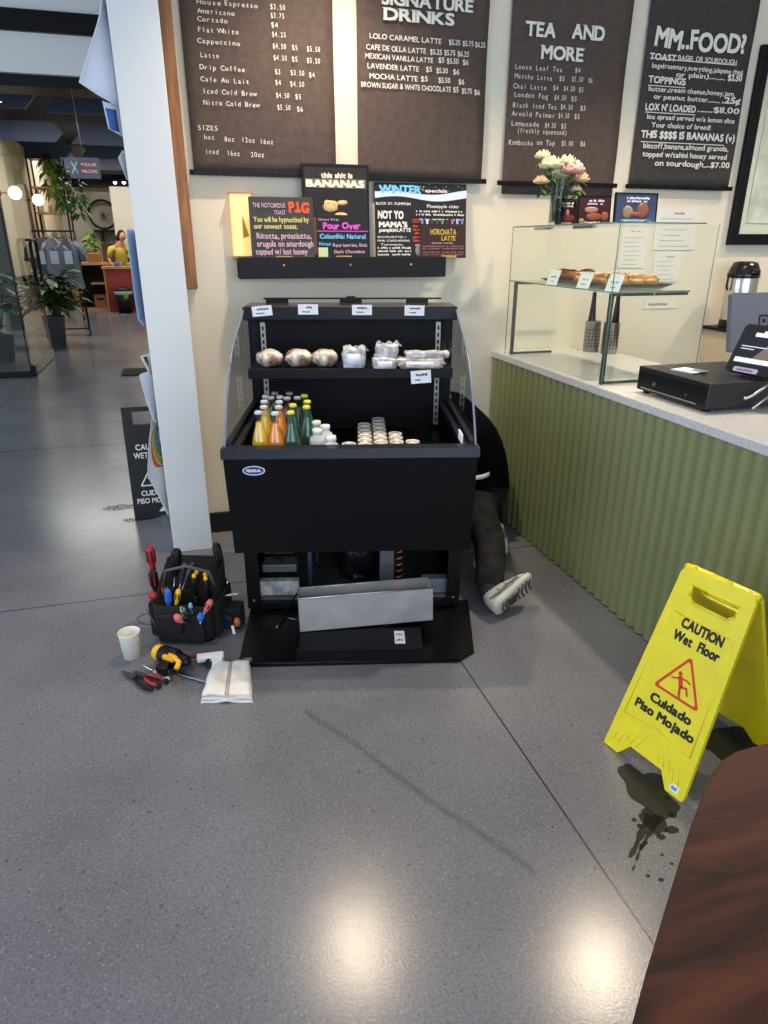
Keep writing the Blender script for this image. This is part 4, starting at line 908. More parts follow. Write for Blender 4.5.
# white shirt hem
hc = PY(484, 480, 2.93); g = MB(); g.grid(lambda u, v: (1.455-.20+.15*u-1.45, 3.0-.03*math.sin(u*3)-3.15-.03, .40+.022*v+.008*u), 6, 1, thick=.004); g.build('shirt_hem', 'white', pr)
def shoe(Mx, parent, L=.265):
    def ring(x, w_, z0, z1, n=14, sq=.8):
        P = []
        for k in range(n):
            a = 2*PI*k/n; cy, cz = math.cos(a), math.sin(a)
            P.append((x, w_*math.copysign(abs(cy)**sq, cy), z0+(z1-z0)*(.5+.5*math.copysign(abs(cz)**sq, cz))))
        return P
    f_ = L/.28
    sole = MB(); prof = [(-.004, .018, .010, .030), (.004, .030, .004, .036), (.03, .038, 0, .040), (.08, .036, .002, .038), (.13, .037, .003, .034), (.18, .046, 0, .032), (.225, .046, .001, .030), (.262, .034, .008, .030), (.28, .014, .018, .028)]
    sole.loft([ring(x*f_, w_, a, b_, 16, .6) for x, w_, a, b_ in prof]); s_ = sole.build('sole', colm('off_white_rubber', (196, 192, 180), .6), parent, Mx=Mx)
    gr = MB()
    for i, (x, w0) in enumerate(((.035, .024), (.06, .026), (.15, .028), (.178, .033), (.206, .033), (.232, .026))):
        gr.tube([((x+.01)*f_, -w0, -.0005), ((x-.006)*f_, 0, -.0015), ((x+.01)*f_, w0, -.0005)], .0045, 6)
    for y in (-.014, .0, .014): gr.tube([(.075*f_, y*.7, -.0005), (.10*f_, y*1.3, -.002), (.135*f_, y*1.2, -.0005)], .0045, 6)
    gr.build('tread_grooves', colm('tread_grey', (74, 72, 70), .7), parent, Mx=Mx)
    up_ = MB(); prof = [(.0, .020, .02, .06), (.012, .030, .02, .085), (.045, .034, .02, .092), (.085, .033, .02, .085), (.12, .034, .02, .078), (.16, .038, .02, .066), (.20, .040, .02, .054), (.24, .034, .02, .044), (.268, .016, .02, .034)]
    up_.loft([ring(x*f_, w_, a, b_, 16, .9) for x, w_, a, b_ in prof]); up_.build('upper', mat('off_white_mesh', (188, 184, 172), .8, bump=.4, bscale=300), parent, Mx=Mx)
    st_ = MB()
    for sy in (-1, 1):
        for x in (.06, .11, .16): st_.tube([(x*f_, sy*.034, .03), ((x+.02)*f_, sy*.034, .05), ((x+.015)*f_, sy*.022, .072)], .0035, 6)
        st_.tube([(.01*f_, sy*.03, .045), (.06*f_, sy*.037, .038), (.13*f_, sy*.040, .040), (.2*f_, sy*.044, .034)], .004, 6)
    st_.build('side_stripes', colm('shoe_grey', (120, 118, 112), .6), parent, Mx=Mx)
    la = MB()
    for i in range(5): x = .095+i*.018; la.tube([(x*f_, -.022, .078-i*.004), (x*f_+.006, 0, .086-i*.004), (x*f_, .022, .078-i*.004)], .003, 6)
    la.build('laces', colm('lace_dark', (60, 58, 60), .8), parent, Mx=Mx)
s0 = bpy.data.objects.new('shoe', None); COL.objects.link(s0); s0.parent = pr; shoe(shm, s0, .235)
s1_ = bpy.data.objects.new('shoe', None); COL.objects.link(s1_); s1_.parent = pr
shoe(frame(q(1.47, 3.03, .052), (-.25, -.95, .0), (.9, -.25, -.35)), s1_, .26)
# =================================================================== TRACK LAMPS (light the wall and counter; they mirror in the floor)
lab_l = ['black track spotlight above the leftmost menu banner', 'black track spotlight hanging over the counter front', 'black track spotlight over the open floor', 'black track spotlight above the framed picture']
for (x, y, z, pw), lb in zip(LAMPS, lab_l):
    t = thing('track_spotlight', lb, 'lamp', (x, y, z))
    g = MB(); g.lathe([(.045, 0), (.05, .01), (.05, .13), (.03, .15), (0, .15)], 20); g.tube([(0, 0, .15), (0, 0, 3.9-z)], .008, 8); g.build('lamp_housing', 'black', t)
    g = MB(); g.lathe([(.04, .004), (0, .004)], 20); g.build('lens', mat('warm_lens', (255, 236, 200), .5, emit=(255, 214, 150), es=70), t)
    l = bpy.data.lights.new('lamp_light', 'SPOT'); l.energy = pw*11; l.color = (1, .82, .60); l.spot_size = R(115); l.spot_blend = .8; l.shadow_soft_size = .05
    lo = bpy.data.objects.new('lamp_light', l); COL.objects.link(lo); lo.location = (0, 0, -.01); lo.parent = t

# =================================================================== PASTRY CASE ON THE COUNTER
XC = 1.70; ZC = .9305
cs = thing('pastry_case', 'frameless glass pastry case with black legs on the counter near the wall', 'display case', (XC, 2.54, ZC))
Yb, Wc, Hcs = .95, .47, 1.572-ZC
zs = 1.311-ZC
e = .004
g = MB(); g.box((0, 0, 0), (e, Yb, Hcs)); g.build('front_glass', 'glass', cs)
g = MB(); g.box((e, 0, .0), (Wc, e, Hcs-.006)); g.build('side_glass', 'glass', cs)
g = MB(); g.box((0, 0, Hcs), (Wc*.86, Yb, Hcs+.006)); g.build('top_glass', 'glass', cs)
g = MB()
for p0, p1 in (((0, 0, 0), (0, 0, Hcs)), ((0, Yb, 0), (0, Yb, Hcs)), ((Wc, 0, 0), (Wc, 0, Hcs))): g.tube([p0, p1], .0022, 6)
for p0, p1 in (((0, 0, Hcs+.003), (0, Yb, Hcs+.003)), ((0, 0, Hcs+.003), (Wc*.86, 0, Hcs+.003)), ((0, 0, zs), (0, Yb, zs)), ((0, 0, zs), (Wc*.8, 0, zs))): g.tube([p0, p1], .0032, 6)
g.build('glass_edges', 'glassg', cs)
g = MB(); g.box((.006, .006, zs-.004), (Wc*.80, Yb-.006, zs)); g.build('glass_shelf', 'glass', cs)
for yy in (.02, Yb-.05):
    g = MB(); s_ = .011
    g.box((.008, yy, 0), (.008+s_*1.6, yy+s_, zs-.006)); g.box((.008, yy, 0), (.26, yy+s_, s_)); g.box((.008, yy, zs-.006-s_), (Wc*.82, yy+s_, zs-.006)); g.build('support_leg', 'darkmetal', cs)
g = MB()
for yy in (.02+.004, ): g.box((Wc*.45, yy-.006, zs-.02), (Wc*.47, yy, zs-.006))
for yy in (.25, .62): g.box((.03, yy, Hcs-.014), (.05, yy+.16, Hcs-.001))
g.build('clips', 'steel', cs)
# tray and scones
Zt = ZC+zs+.001
t = thing('serving_tray', 'grey metal tray holding pastries on the glass shelf of the case', 'tray', (XC+.20, 2.93, Zt))
g = MB()
def trayf(u, v):
    x = (u-.5)*.30; y = (v-.5)*.62; k_ = max(abs(u-.5), abs(v-.5))*2; z = .002+.022*max(0, (k_-.84)/.16)
    return (x, y, z)
g.grid(trayf, 24, 24, thick=.002); g.build('tray_body', colm('tray_grey', (104, 104, 108), .35, metal=.7), t)
g = MB(); g.box((-.12, -.27, .003), (.12, .27, .005)); g.build('parchment', colm('parchment', (214, 200, 172), .8), t)
sconem = mat('scone_crust', (184, 132, 82), .8, rgb2=(208, 166, 116), nscale=30, bump=.8, bscale=60)
muffm = mat('dark_pastry_crust', (132, 72, 34), .6, rgb2=(88, 44, 24), nscale=24, bump=.8, bscale=50)
random.seed(5)
k_ = 0; gsc = 'golden scones in the glass case'
side = ['front row', 'middle row', 'rear row']
for i, yy in enumerate((2.70, 2.79, 2.88, 2.97)):
    for j, xx in enumerate((.11, .20, .28)):
        t = thing('scone', 'golden triangular scone, %s from the customer glass, number %s from the till side' % (side[j], ['one', 'two', 'three', 'four'][i]), 'pastry', (XC+xx, yy, Zt+.006), random.uniform(-40, 40), gsc)
        g = MB(); tb = bmesh.new(); tri = [(-.045, -.04), (.05, -.035), (.012, .055)]
        vs = [tb.verts.new((x, y, 0)) for x, y in tri]; f_ = tb.faces.new(vs); r_ = bmesh.ops.extrude_face_region(tb, geom=[f_])
        for v in r_['geom']:
            if isinstance(v, bmesh.types.BMVert): v.co.z += .052
        bmesh.ops.bevel(tb, geom=list(tb.edges), offset=.014, segments=3, affect='EDGES'); bmesh.ops.recalc_face_normals(tb, faces=tb.faces)
        for v in tb.verts: v.co += Vector((1, 1, .8))*.006*noise.noise(v.co*40+Vector((i, j*3, 0))); v.co.z = max(0, v.co.z)
        g.merge(tb, smooth=True); g.build('crust', sconem, t)
        g = MB()
        for q_ in range(6): g.ball((random.uniform(-.02, .025), random.uniform(-.02, .02), .0525), (.006, .004, .003), 1)
        g.build('sugar_crumbs', colm('sugar', (238, 220, 180), .8), t)
for i, (xx, yy, lb) in enumerate(((.12, 3.07, 'dark round pastry nearest the golden scones'), (.13, 3.17, 'dark round pastry at the wall end of the tray'), (.235, 3.12, 'dark round pastry behind the pair at the wall end'))):
    t = thing('round_pastry', lb, 'pastry', (XC+xx, yy, Zt+.006), 0, 'dark pastries in the glass case')
    g = MB(); g.ball((0, 0, .028), (.058, .056, .034), 3, amp=.14, fr=5, seed=i); 
    g.build('crust', muffm, t); g = MB(); g.ball((0, 0, .058), (.024, .024, .006), 2, amp=.3, fr=5, seed=i+4); g.build('filling', colm('jam', (64, 26, 22), .3), t)
for px, py, yl, lb in ((552, 275, 3.19, 'price card leaning in the glass case nearest the wall'), (583, 281, 2.87, 'middle price card leaning in the glass case'), (612.5, 284, 2.62, 'price card leaning in the glass case nearest the till')):
    p = Vector((XC+.018, PX(px, py, XC+.02).y, Zt))
    t = thing('price_card', lb, 'price card', Mx=T(*p) @ RZ(-90) @ RX(-18), group='price cards in the pastry case')
    g = MB(); g.box((-.050, 0, 0), (.050, .0015, .072)); g.build('card', 'paper', t)
    g = MB(); scrib(g, -.025, .03, .035, .008, FX(-.0003), thick=.0003); scrib(g, -.02, .02, .015, .006, FX(-.0003), thick=.0003); g.build('ink', colm('pale_ink', (120, 118, 120), .8), t)
# perforated utensil holders with tongs
def holder(label, x, y, r_=.043, h_=.165):
    t = thing('utensil_holder', label, 'utensil holder', (x, y, ZC), group='perforated steel holders under the glass shelf')
    g = MB(); g.lathe([(0, .0), (r_, 0), (r_, h_), (r_+.003, h_), (r_-.003, h_+.001), (r_-.003, .004), (0, .004)], 26, caps=False); g.build('cylinder', 'steel', t)
    g = MB()
    for a in range(0, 360, 24):
        for z in range(6): g.prism(ell(.0042, .0042, 8), r_+.0004, r_+.0010, Mx=T(0, 0, .03+z*.018) @ RZ(a) @ RY(90))
    g.build('holes', 'signblack', t)
    return t
hp1 = (2.20, 3.43); hp2 = (2.255, 3.335)
holder('perforated steel utensil holder farther from the till', *hp1); holder('perforated steel utensil holder nearer the till', *hp2)
for (x, y, dx, dy, col, lb, nm) in ((hp1[0], hp1[1], -.01, .005, 'blackp', 'black tongs standing in the farther perforated holder', 'tongs'), (hp2[0], hp2[1], .012, -.01, 'blackp', 'black tongs standing in the nearer perforated holder', 'tongs')):
    t = thing(nm, lb, 'tongs', (x, y, ZC+.005))
    for s_ in (-1, 1):
        g = MB(); g.loft([[(dx+.006*s_+.012*s_*k_*a, dy+.006*b_, .02+.29*k_) for a, b_ in ((-.3, -1), (.3, -1), (.3, 1), (-.3, 1))] for k_ in (0, .5, 1)], smooth=False)
        g.tube([(.004*s_, 0, .02), (dx+.014*s_, dy, .16), (dx+.004*s_, dy, .315)], [.006, .009, .005], 8); g.build('arm', col, t)
t = thing('wooden_spatula', 'reddish wooden spatula in the perforated steel holder', 'spatula', (hp2[0]-.015, hp2[1]+.02, ZC+.006))
g = MB(); g.tube([(0, 0, .01), (.004, .004, .20)], .005, 8); g.box((-.010, -.002, .18), (.014, .006, .235), bev=.002); g.build('blade', colm('reddish_wood', (150, 104, 86), .6), t)

# vase and roses on the top glass
Ztop = ZC+Hcs+.0065
V0 = PX(557, 224, XC+.07); vx, vy = XC+.085, min(PX(557, 224, XC+.085).y, 3.40)
t = thing('glass_vase', 'tall clear glass vase holding pale roses on top of the pastry case', 'vase', (vx, vy, Ztop))
g = MB(); g.lathe([(0, 0), (.040, 0), (.043, .01), (.043, .20), (.046, .225), (.043, .225), (.040, .20), (.040, .012), (0, .01)], 26, caps=False); g.build('vase_wall', glass_mat('vase_glass', (236, 240, 236), .0, .05), t)
g = MB(); g.lathe([(.039, .013), (.039, .13), (0, .13)], 20); g.build('water', glass_mat('vase_water', (214, 222, 212), .05), t)
random.seed(21)
def petalball(g, c, r_, seed):
    for ly, (n_, ra, tilt) in enumerate(((4, .38, 82), (5, .62, 66), (6, .88, 44), (7, 1.08, 22))):
        for i in range(n_):
            a = 360*i/n_+ly*37+seed*13
            def fn(u, v, a=a, ra=ra, tilt=tilt):
                s_ = (u-.5)*1.5; ph = R(a)+s_*.75*(1-.25*v); el = R(tilt)*(v)
                rr = r_*ra*(.42+.58*math.sin(min(1, v*1.2)*PI/2)); z = r_*(1.15*v*math.sin(R(tilt))*.9-.25)+r_*.10*math.cos(s_*4)*v
                return (c[0]+rr*math.cos(ph), c[1]+rr*math.sin(ph), c[2]+z)
            g.grid(fn, 4, 4, thick=.0008)
fl_px = [(551, 166, .042, 'ivory', 'ivory rose high at the centre left of the vase'), (567, 163, .035, 'ivory', 'ivory rose at the top of the bouquet'), (560, 176, .040, 'ivory', 'ivory rose just under the topmost two'), (572, 171, .046, 'blush', 'large blush pink rose at the centre right of the bouquet'), (580, 180, .034, 'peach', 'peach rose drooping at the right of the bouquet'),
         (543, 157, .030, 'ivory', 'small ivory rose at the upper left of the bouquet'), (541, 182, .028, 'peach', 'small peach bloom at the lower left of the bouquet'), (576, 190, .022, 'peach', 'lowest peach bloom at the right over the rim')]
petm = dict(ivory=mat('ivory_petal', (240, 232, 196), .7, rgb2=(232, 226, 178), nscale=40), blush=mat('blush_petal', (240, 208, 192), .7, rgb2=(232, 178, 168), nscale=30), peach=mat('peach_petal', (238, 208, 170), .7, rgb2=(228, 188, 142), nscale=30))
for i, (px, py, r_, kd, lb) in enumerate(fl_px):
    yy = vy-.03+.025*(i % 3); P = PY(px, py, yy); c = P-Vector((vx, vy, Ztop))
    t = thing('rose', lb, 'flower', (vx, vy, Ztop), 0, 'pale roses in the glass vase')
    g = MB(); petalball(g, c, r_*1.22, i); g.build('bloom', petm[kd], t)
    base = Vector((random.uniform(-.02, .02), random.uniform(-.02, .02), .02))
    g = MB(); g.tube([base, base+Vector((c.x*.15, c.y*.15, .13)), c*.8+Vector((0, 0, -.02)), c-Vector((0, 0, r_*.3))], .0028, 6); g.build('stem', 'leaf', t)
    g = MB()
    for q_ in range(4):
        a = random.uniform(0, 6.28); b0 = c-Vector((0, 0, r_*.4+.012*q_))
        g.grid(lambda u, v, a=a, b0=b0: (b0.x+math.cos(a)*.045*v+math.sin(a)*(u-.5)*.026*math.sin(PI*min(1, v+.08)), b0.y+math.sin(a)*.045*v-math.cos(a)*(u-.5)*.026*math.sin(PI*min(1, v+.08)), b0.z-.03*v*v+.006), 3, 5, thick=.0006)
    g.build('leaves', 'leaf', t)
# three small cards standing on the case
def topcard(x0, x1, yt, yb, label, m, blobs, head):
    xx = XC+.035; A = PX(x0, yb, xx); B = PX(x1, yb, xx); Tt = PX((x0+x1)/2, yt, xx)
    w_ = abs(A.y-B.y); 
    return A, B, w_
def smallcard(px0, px1, pyt, Yv, label, base, items, hdr):
    A = PY(px0, 224, Yv); B = PY(px1, 224, Yv); h_ = PY((px0+px1)/2, pyt, Yv).z-Ztop; w_ = B.x-A.x
    t = thing('drink_card', label, 'sign', Mx=T((A.x+B.x)/2, Yv, Ztop) @ RX(-4), group=None)
    g = MB(); g.box((-w_/2, 0, 0), (w_/2, .008, h_), bev=.001); g.build('card', base, t)
    g = MB(); g.box((-w_/2-.002, -.002, 0), (-w_/2+.003, .01, h_+.002)); g.box((w_/2-.003, -.002, 0), (w_/2+.002, .01, h_+.002)); g.box((-w_/2, -.002, h_-.003), (w_/2, .01, h_+.002)); g.build('black_edge', 'black', t)
    g = MB(); scrib(g, -w_*.28, w_*.30, h_*.80, h_*.09, FX(-.0012)); scrib(g, -w_*.24, w_*.26, h_*.70, h_*.08, FX(-.0012)); scrib(g, -w_*.3, w_*.2, h_*.06, h_*.05, FX(-.0012), gap=.1); g.build('heading', colm('bright_print', (228, 228, 236), .7), t)
    for n_, (m_, cx, cz, rx, rz) in enumerate(items):
        g = MB(); g.ball((cx*w_, -.0005, cz*h_), (rx*w_, .0022, rz*h_), 2); g.build('print_shape', m_, t)
cr = colm('crimson_print', (110, 34, 42), .6); ob = colm('orange_brown_print', (138, 78, 56), .6); pk = colm('pink_print', (176, 124, 116), .6); tn = colm('tan_print', (142, 124, 96), .6); bl2 = colm('light_blue_print', (110, 150, 200), .6)
YS = [3.16, 3.02, 2.74]
smallcard(556, 577.5, 199, 3.16, 'narrow dark red drink card next to the vase', colm('maroon_card', (46, 18, 26), .5), [(cr, 0, .26, .35, .16), (pk, 0, .5, .08, .12)], None)
smallcard(577.5, 609, 196, 3.02, 'wider dark maroon drink card, middle of the three on the case', colm('maroon_card2', (58, 16, 26), .5), [(pk, -.1, .52, .22, .11), (ob, 0, .28, .25, .14), (ob, .34, .30, .12, .17), (tn, -.38, .12, .09, .1)], None)
smallcard(614, 655, 193, 2.74, 'blue drink card, rightmost on top of the glass case', mat('blue_card', (46, 58, 92), .5, rgb2=(64, 76, 108), nscale=20), [(tn, -.2, .36, .13, .22), (ob, .16, .42, .15, .28), (ob, 0, .3, .3, .08), (bl2, 0, .1, .4, .03)], None)

# =================================================================== CASH DRAWER, TILL, TABLET, AIRPOT
dA = PZ(636, 391, .932); dB = PZ(705, 413, .932); an = math.degrees(math.atan2(dB.x-dA.x, -(dB.y-dA.y)))
Ld = (dB-dA).length+.0
dx = (dB-dA).normalized(); perp = Vector((-dx.y, dx.x, 0))
t = thing('cash_drawer', 'low black cash drawer on the pale stone worktop', 'cash drawer', Mx=frame((dA.x, dA.y, ZC), dx, perp))
g = MB(); g.box((.0, .0, .012), (Ld, .42, .105), bev=.003); g.build('case', colm('drawer_black', (24, 25, 30), .38), t)
g = MB(); g.box((.004, -.002, .02), (Ld-.004, .001, .088), bev=.001); g.build('drawer_front', 'blacks', t)
g = MB(); g.tube([(Ld*.27, -.006, .05), (Ld*.27, 0, .05)], .009, 14); g.tube([(Ld*.73, -.004, .045), (Ld*.73, 0, .045)], .005, 10); g.build('lock', 'darkmetal', t)
for x in (.03, Ld-.03):
    for y in (.03, .38): g = MB(); g.lathe([(.013, 0), (.013, .012)], 12, Mx=T(x, y, 0)); g.build('foot', 'blackp', t)
g = MB(); g.box((.03, -.004, .022), (Ld-.05, -.0025, .026)); g.build('steel_edge', 'steel', t)
DM = frame((dA.x, dA.y, ZC), dx, perp)
# paper slips on drawer
t = thing('paper_slips', 'small stack of white paper slips on the cash drawer', 'paper', Mx=DM @ T(.16, .10, .1055) @ RZ(12))
g = MB()
for i in range(5): g.box((-.05+i*.002, -.035, i*.0012), (.05+i*.003, .04, i*.0012+.0009))
g.build('slips', 'paper', t); g = MB(); g.box((.02, -.01, .006), (.075, .03, .009), bev=.001); g.build('clip', 'steel', t)
# tablet in stand on the drawer
P0 = PZ(724, 371, ZC+.11); P1 = PZ(764, 376, ZC+.11)
tm = frame(PZ(724, 370, ZC+.122), (.17, -.985, 0), (.416, .072, .906))
t = thing('card_terminal', 'tilted black tablet terminal showing a checkout screen on the cash drawer', 'tablet', Mx=tm)
wT, hT = .19, .185
g = MB(); g.mesh(shape2d([rrect(0, 0, wT, hT, .018)], .007, .001), T(0, 0, -.007)); g.build('tablet_body', 'blackp', t)
g = MB(); g.box((.014, .03, .0005), (wT-.014, hT-.014, .0016)); o = g.build('screen', mat('screen_dark', (30, 34, 42), .12, emit=(26, 30, 38), es=.5), t)
lt = mat('screen_light', (200, 206, 214), .3, emit=(180, 188, 200), es=.6)
g = MB(); g.box((.06, hT-.045, .0018), (.16, hT-.030, .0024)); g.box((.09, hT-.03, .0018), (.12, hT-.022, .0024)); g.box((.02, .040, .0018), (.18, .058, .0024)); g.box((.025, .10, .0018), (.13, .103, .0024)); g.box((.025, .09, .0018), (.08, .093, .0024)); g.build('screen_text', lt, o)
g = MB(); g.prism([(.09, .06), (.15, .06), (.19, .14), (.14, .13)], .0018, .0022); g.build('screen_diagonal', colm('screen_taupe', (120, 106, 98), .3), o)
g = MB(); g.mesh(shape2d([rrect(.035, .004, .135, .022, .006)], .001), T(0, 0, .0015)); o = g.build('name_plate', colm('plate_purple', (170, 160, 190), .4), t)
g = MB(); scrib(g, .05, .12, .009, .008, T(0, 0, .0016), gap=.1); g.build('plate_lettering', colm('plate_ink', (60, 40, 90), .5), o)
g = MB(); g.loft([[(.03, .03, -.012), (.16, .03, -.012), (.16, .12, -.012), (.03, .12, -.012)], [(.03, .012, -.05), (.16, .012, -.05), (.16, .05, -.11), (.03, .05, -.11)]], smooth=False); g.build('stand', colm('stand_grey', (150, 150, 155), .4), t)
# till screen seen from the back
Pm = PY(737, 372, 2.18)
t = thing('till_monitor', 'grey back of the till monitor behind the tilted tablet', 'monitor', Mx=frame((2.19, 2.36, ZC+.045), (1, -.12, 0), (-.05, .22, .97)))
g = MB(); g.mesh(shape2d([rrect(-.01, .10, .33, .34, .01)], .012, .002), T(0, 0, 0)); g.build('housing', colm('monitor_grey', (104, 106, 116), .45), t)
g = MB(); g.box((.08, 0, -.02), (.22, .14, .0), bev=.004); g.box((.03, 0, -.09), (.27, .012, .06), bev=.003); g.build('stand', colm('monitor_grey', (104, 106, 116)), t)
g = MB(); g.mesh(shape2d([rrect(.115, .20, .165, .25, .008), rrect(.122, .207, .158, .243, .005)], .0006), T(0, 0, .0145)); g.mesh(shape2d([rrect(.132, .217, .148, .233, .003)], .0006), T(0, 0, .0145)); g.build('square_emblem', 'signblack', t)
# tangle of cables hanging by the drawer end
pts = [DM @ Vector(p) for p in ((Ld+.012, .10, .09), (Ld+.03, .07, .07), (Ld+.022, .05, .04), (Ld+.035, .02, .012))]
g = MB(); KY = dB.y-.03; g.tube([PY(772, 380, KY), PY(764, 388, KY), PY(752, 396, KY), PY(744, 399, KY)], .005, 8)
g.tube([PY(774, 392, KY), PY(762, 401, KY), PY(752, 409, KY)], .005, 8); o = g.build('silver_keys', 'steel', origin=PY(752, 409, KY)); tag(o, 'silver metal hooks lying by the right end of the cash drawer', 'hook')
# airpot
ax, ay, az = 3.165, 3.44, 1.0305
t = thing('airpot', 'stainless steel airpot with black lid on the back cabinet', 'airpot', (ax, ay, az))
rp = .085
g = MB(); g.lathe([(rp*.98, .045), (rp, .05), (rp, .275), (rp*.97, .285)], 32, caps=False); g.build('steel_body', mat('brushed_airpot', (200, 196, 190), .22, metal=1), t)
g = MB(); g.lathe([(rp*1.05, 0), (rp*1.06, .01), (rp*1.02, .045), (0, .045)], 32); g.build('base_ring', 'blackp', t)
g = MB(); g.lathe([(rp*1.02, .283), (rp*1.05, .29), (rp*1.02, .305), (rp*.9, .34), (rp*.75, .365), (rp*.4, .372), (0, .372)], 32); g.box((-.03, -.098, .30), (.03, -.06, .33), bev=.01); g.build('lid', colm('lid_black', (24, 22, 24), .2), t)
g = MB(); g.ball((0, -.045, .352), (.018, .012, .008), 2); g.build('pump_button', 'steel', t)
g = MB(); g.tube([(-rp*1.08, 0, .30), (-rp*1.22, 0, .29), (-rp*1.25, 0, .24), (-rp*1.14, 0, .215)], .006, 8); g.tube([(rp*1.08, 0, .30), (rp*1.22, 0, .29), (rp*1.25, 0, .24), (rp*1.14, 0, .215)], .006, 8)
g.box((-rp*1.2, -.015, .285), (-rp*.95, .015, .305), bev=.003); g.box((rp*.95, -.015, .285), (rp*1.2, .015, .305), bev=.003); g.build('carry_handle', 'blackp', t)

# =================================================================== YELLOW WET FLOOR SIGN
bl = PZ(605, 742, 0); br = PZ(683, 803, 0); mid = (bl+br)/2; wv = (br-bl).normalized(); nv = Vector((-wv.y, wv.x, 0)); 
if nv.x < 0: nv = -nv
SLT = .205; HT = .60
sg = thing('wet_floor_sign', 'yellow folding wet floor sign standing in front of the green counter', 'sign', (mid.x+nv.x*.2, mid.y+nv.y*.2, 0))
so_ = Vector(sg.location)
wb, wt, Ls = (br-bl).length/2, .120, math.hypot(SLT, HT)
def panel(base, nrm, wdir, front):
    M_ = frame(base-so_, wdir, nrm*SLT+Vector((0, 0, HT)))
    out = [(-wb, .0), (-wb*.62, -.0), (-wb*.40, .045), (wb*.38, .045), (wb*.60, 0), (wb*.98, 0), (wb, .02), (wt, Ls-.02), (wt-.012, Ls), (-wt+.012, Ls), (-wt, Ls-.02), (-wb, .02)]
    hole = [(x, y) for x, y in rrect(-.082, Ls-.115, .082, Ls-.045, .018)]
    hole = [(-.070, Ls-.045), (.085, Ls-.045), (.080, Ls-.080), (.062, Ls-.095), (-.048, Ls-.095), (-.066, Ls-.080)]
    g = MB(); g.mesh(shape2d([out, hole], .006, .0015), M_)
    fl_ = 1 if front else -1
    z = .0062
    # raised rim and ribs
    def bar(p, q_, w_=.003, zz=z): g.tube([(p[0], p[1], zz*fl_), (q_[0], q_[1], zz*fl_)], w_, 6, Mx=M_)
    xw = lambda y: wb+(wt-wb)*(y/Ls)
    bar((-xw(.13)+.022, .13), (-xw(Ls-.14)+.022, Ls-.14)); bar((xw(.13)-.022, .13), (xw(Ls-.14)-.022, Ls-.14)); bar((-xw(.13)+.022, .13), (-.0, .146)); bar((xw(.13)-.022, .13), (.0, .146)); bar((-xw(Ls)+.03, Ls-.14), (xw(Ls)-.03, Ls-.14))
    for i in range(5):
        bar((-xw(.1)+.022+i*.020, .055-(.02 if i < 2 else 0)+.0*i), (-xw(.1)+.045+i*.022, .115+.004*i), .0022)
        bar((xw(.1)-.022-i*.020, .055-(.025 if i < 2 else 0)), (xw(.1)-.045-i*.022, .115+.004*i), .0022)
    for i in range(12):
        a0, a1 = hole[i % 6], hole[(i+1) % 6]
        if i < 6: bar(a0, a1, .004)
    g.build('front_panel' if front else 'rear_panel', 'yellow', sg)
    return M_
MF = panel(mid, nv, wv, True)
mid2 = mid+nv*(SLT*2+.012); MB_ = panel(mid2, -nv, -wv, True)
top_ = mid+nv*SLT+Vector((0, 0, HT))-so_
g = MB(); 
for s0_, s1__ in ((-.118, -.085), (-.03, .03), (.085, .118)): g.tube([top_+nv*.006+wv*s0_+Vector((0, 0, -.006)), top_+nv*.006+wv*s1__+Vector((0, 0, -.006))], .011, 10)
g.build('hinge', 'yellow', sg)
g = MB(); zf = .0072
text(g, 'CAUTION', .012, Ls-.172, .030, .134, MF, bold=.04, align='C', thick=zf+.001); text(g, 'Wet  Floor', .010, Ls-.216, .030, .150, MF, bold=.04, align='C', thick=zf+.001)
text(g, 'Cuidado', .012, .212, .028, .140, MF, bold=.04, align='C', thick=zf+.001); text(g, 'Piso Mojado', .006, .170, .028, .205, MF, bold=.04, align='C', thick=zf+.001)
g.build('sign_lettering', 'signblack', sg)
g = MB()
def tri(cx, cy, s_, r_=.006):
    P = []
    for a in (90, 210, 330):
        vx_, vy_ = cx+s_*math.cos(R(a)), cy+s_*math.sin(R(a))
        for d_ in (-50, -25, 0, 25, 50): P.append((vx_+r_*math.cos(R(a+d_)), vy_+r_*math.sin(R(a+d_))))
    return P
g.mesh(shape2d([tri(.012, .305, .076, .008), tri(.012, .305, .065, .006)], .0005), MF @ T(0, 0, zf+.0006)); g.build('red_triangle', 'signred', sg)
g = MB(); z_ = zf+.0012
def limb(pts, w_): 
    for a, b_ in zip(pts, pts[1:]):
        d_ = Vector((b_[0]-a[0], b_[1]-a[1])); l_ = d_.length; d_.normalize(); n_ = Vector((-d_.y, d_.x))*w_/2; e_ = d_*w_*.3
        g._new([(a[0]-e_.x+n_.x, a[1]-e_.y+n_.y, z_), (a[0]-e_.x-n_.x, a[1]-e_.y-n_.y, z_), (b_[0]+e_.x-n_.x, b_[1]+e_.y-n_.y, z_), (b_[0]+e_.x+n_.x, b_[1]+e_.y+n_.y, z_)], [(0, 1, 2, 3)], 0, False, MF)
cx, cy = .012, .300
g._new([(cx-.012+.0065*math.cos(2*PI*i/14), cy+.034+.0065*math.sin(2*PI*i/14), z_) for i in range(14)], [tuple(range(14))], 0, False, MF)
limb([(cx-.008, cy+.024), (cx+.004, cy-.002)], .013); limb([(cx-.010, cy+.020), (cx-.032, cy+.010)], .005); limb([(cx-.004, cy+.022), (cx+.014, cy+.024), (cx+.026, cy+.020)], .005)
limb([(cx+.004, cy-.002), (cx+.022, cy+.002), (cx+.030, cy-.016)], .006); limb([(cx+.002, cy-.004), (cx+.006, cy-.022), (cx+.012, cy-.036)], .007)
g.build('slipping_figure', 'signred', sg)
g = MB(); g.box((wb-.050, .012, zf), (wb-.022, .034, zf+.0008), Mx=MF); o = g.build('sticker', 'paper', sg)
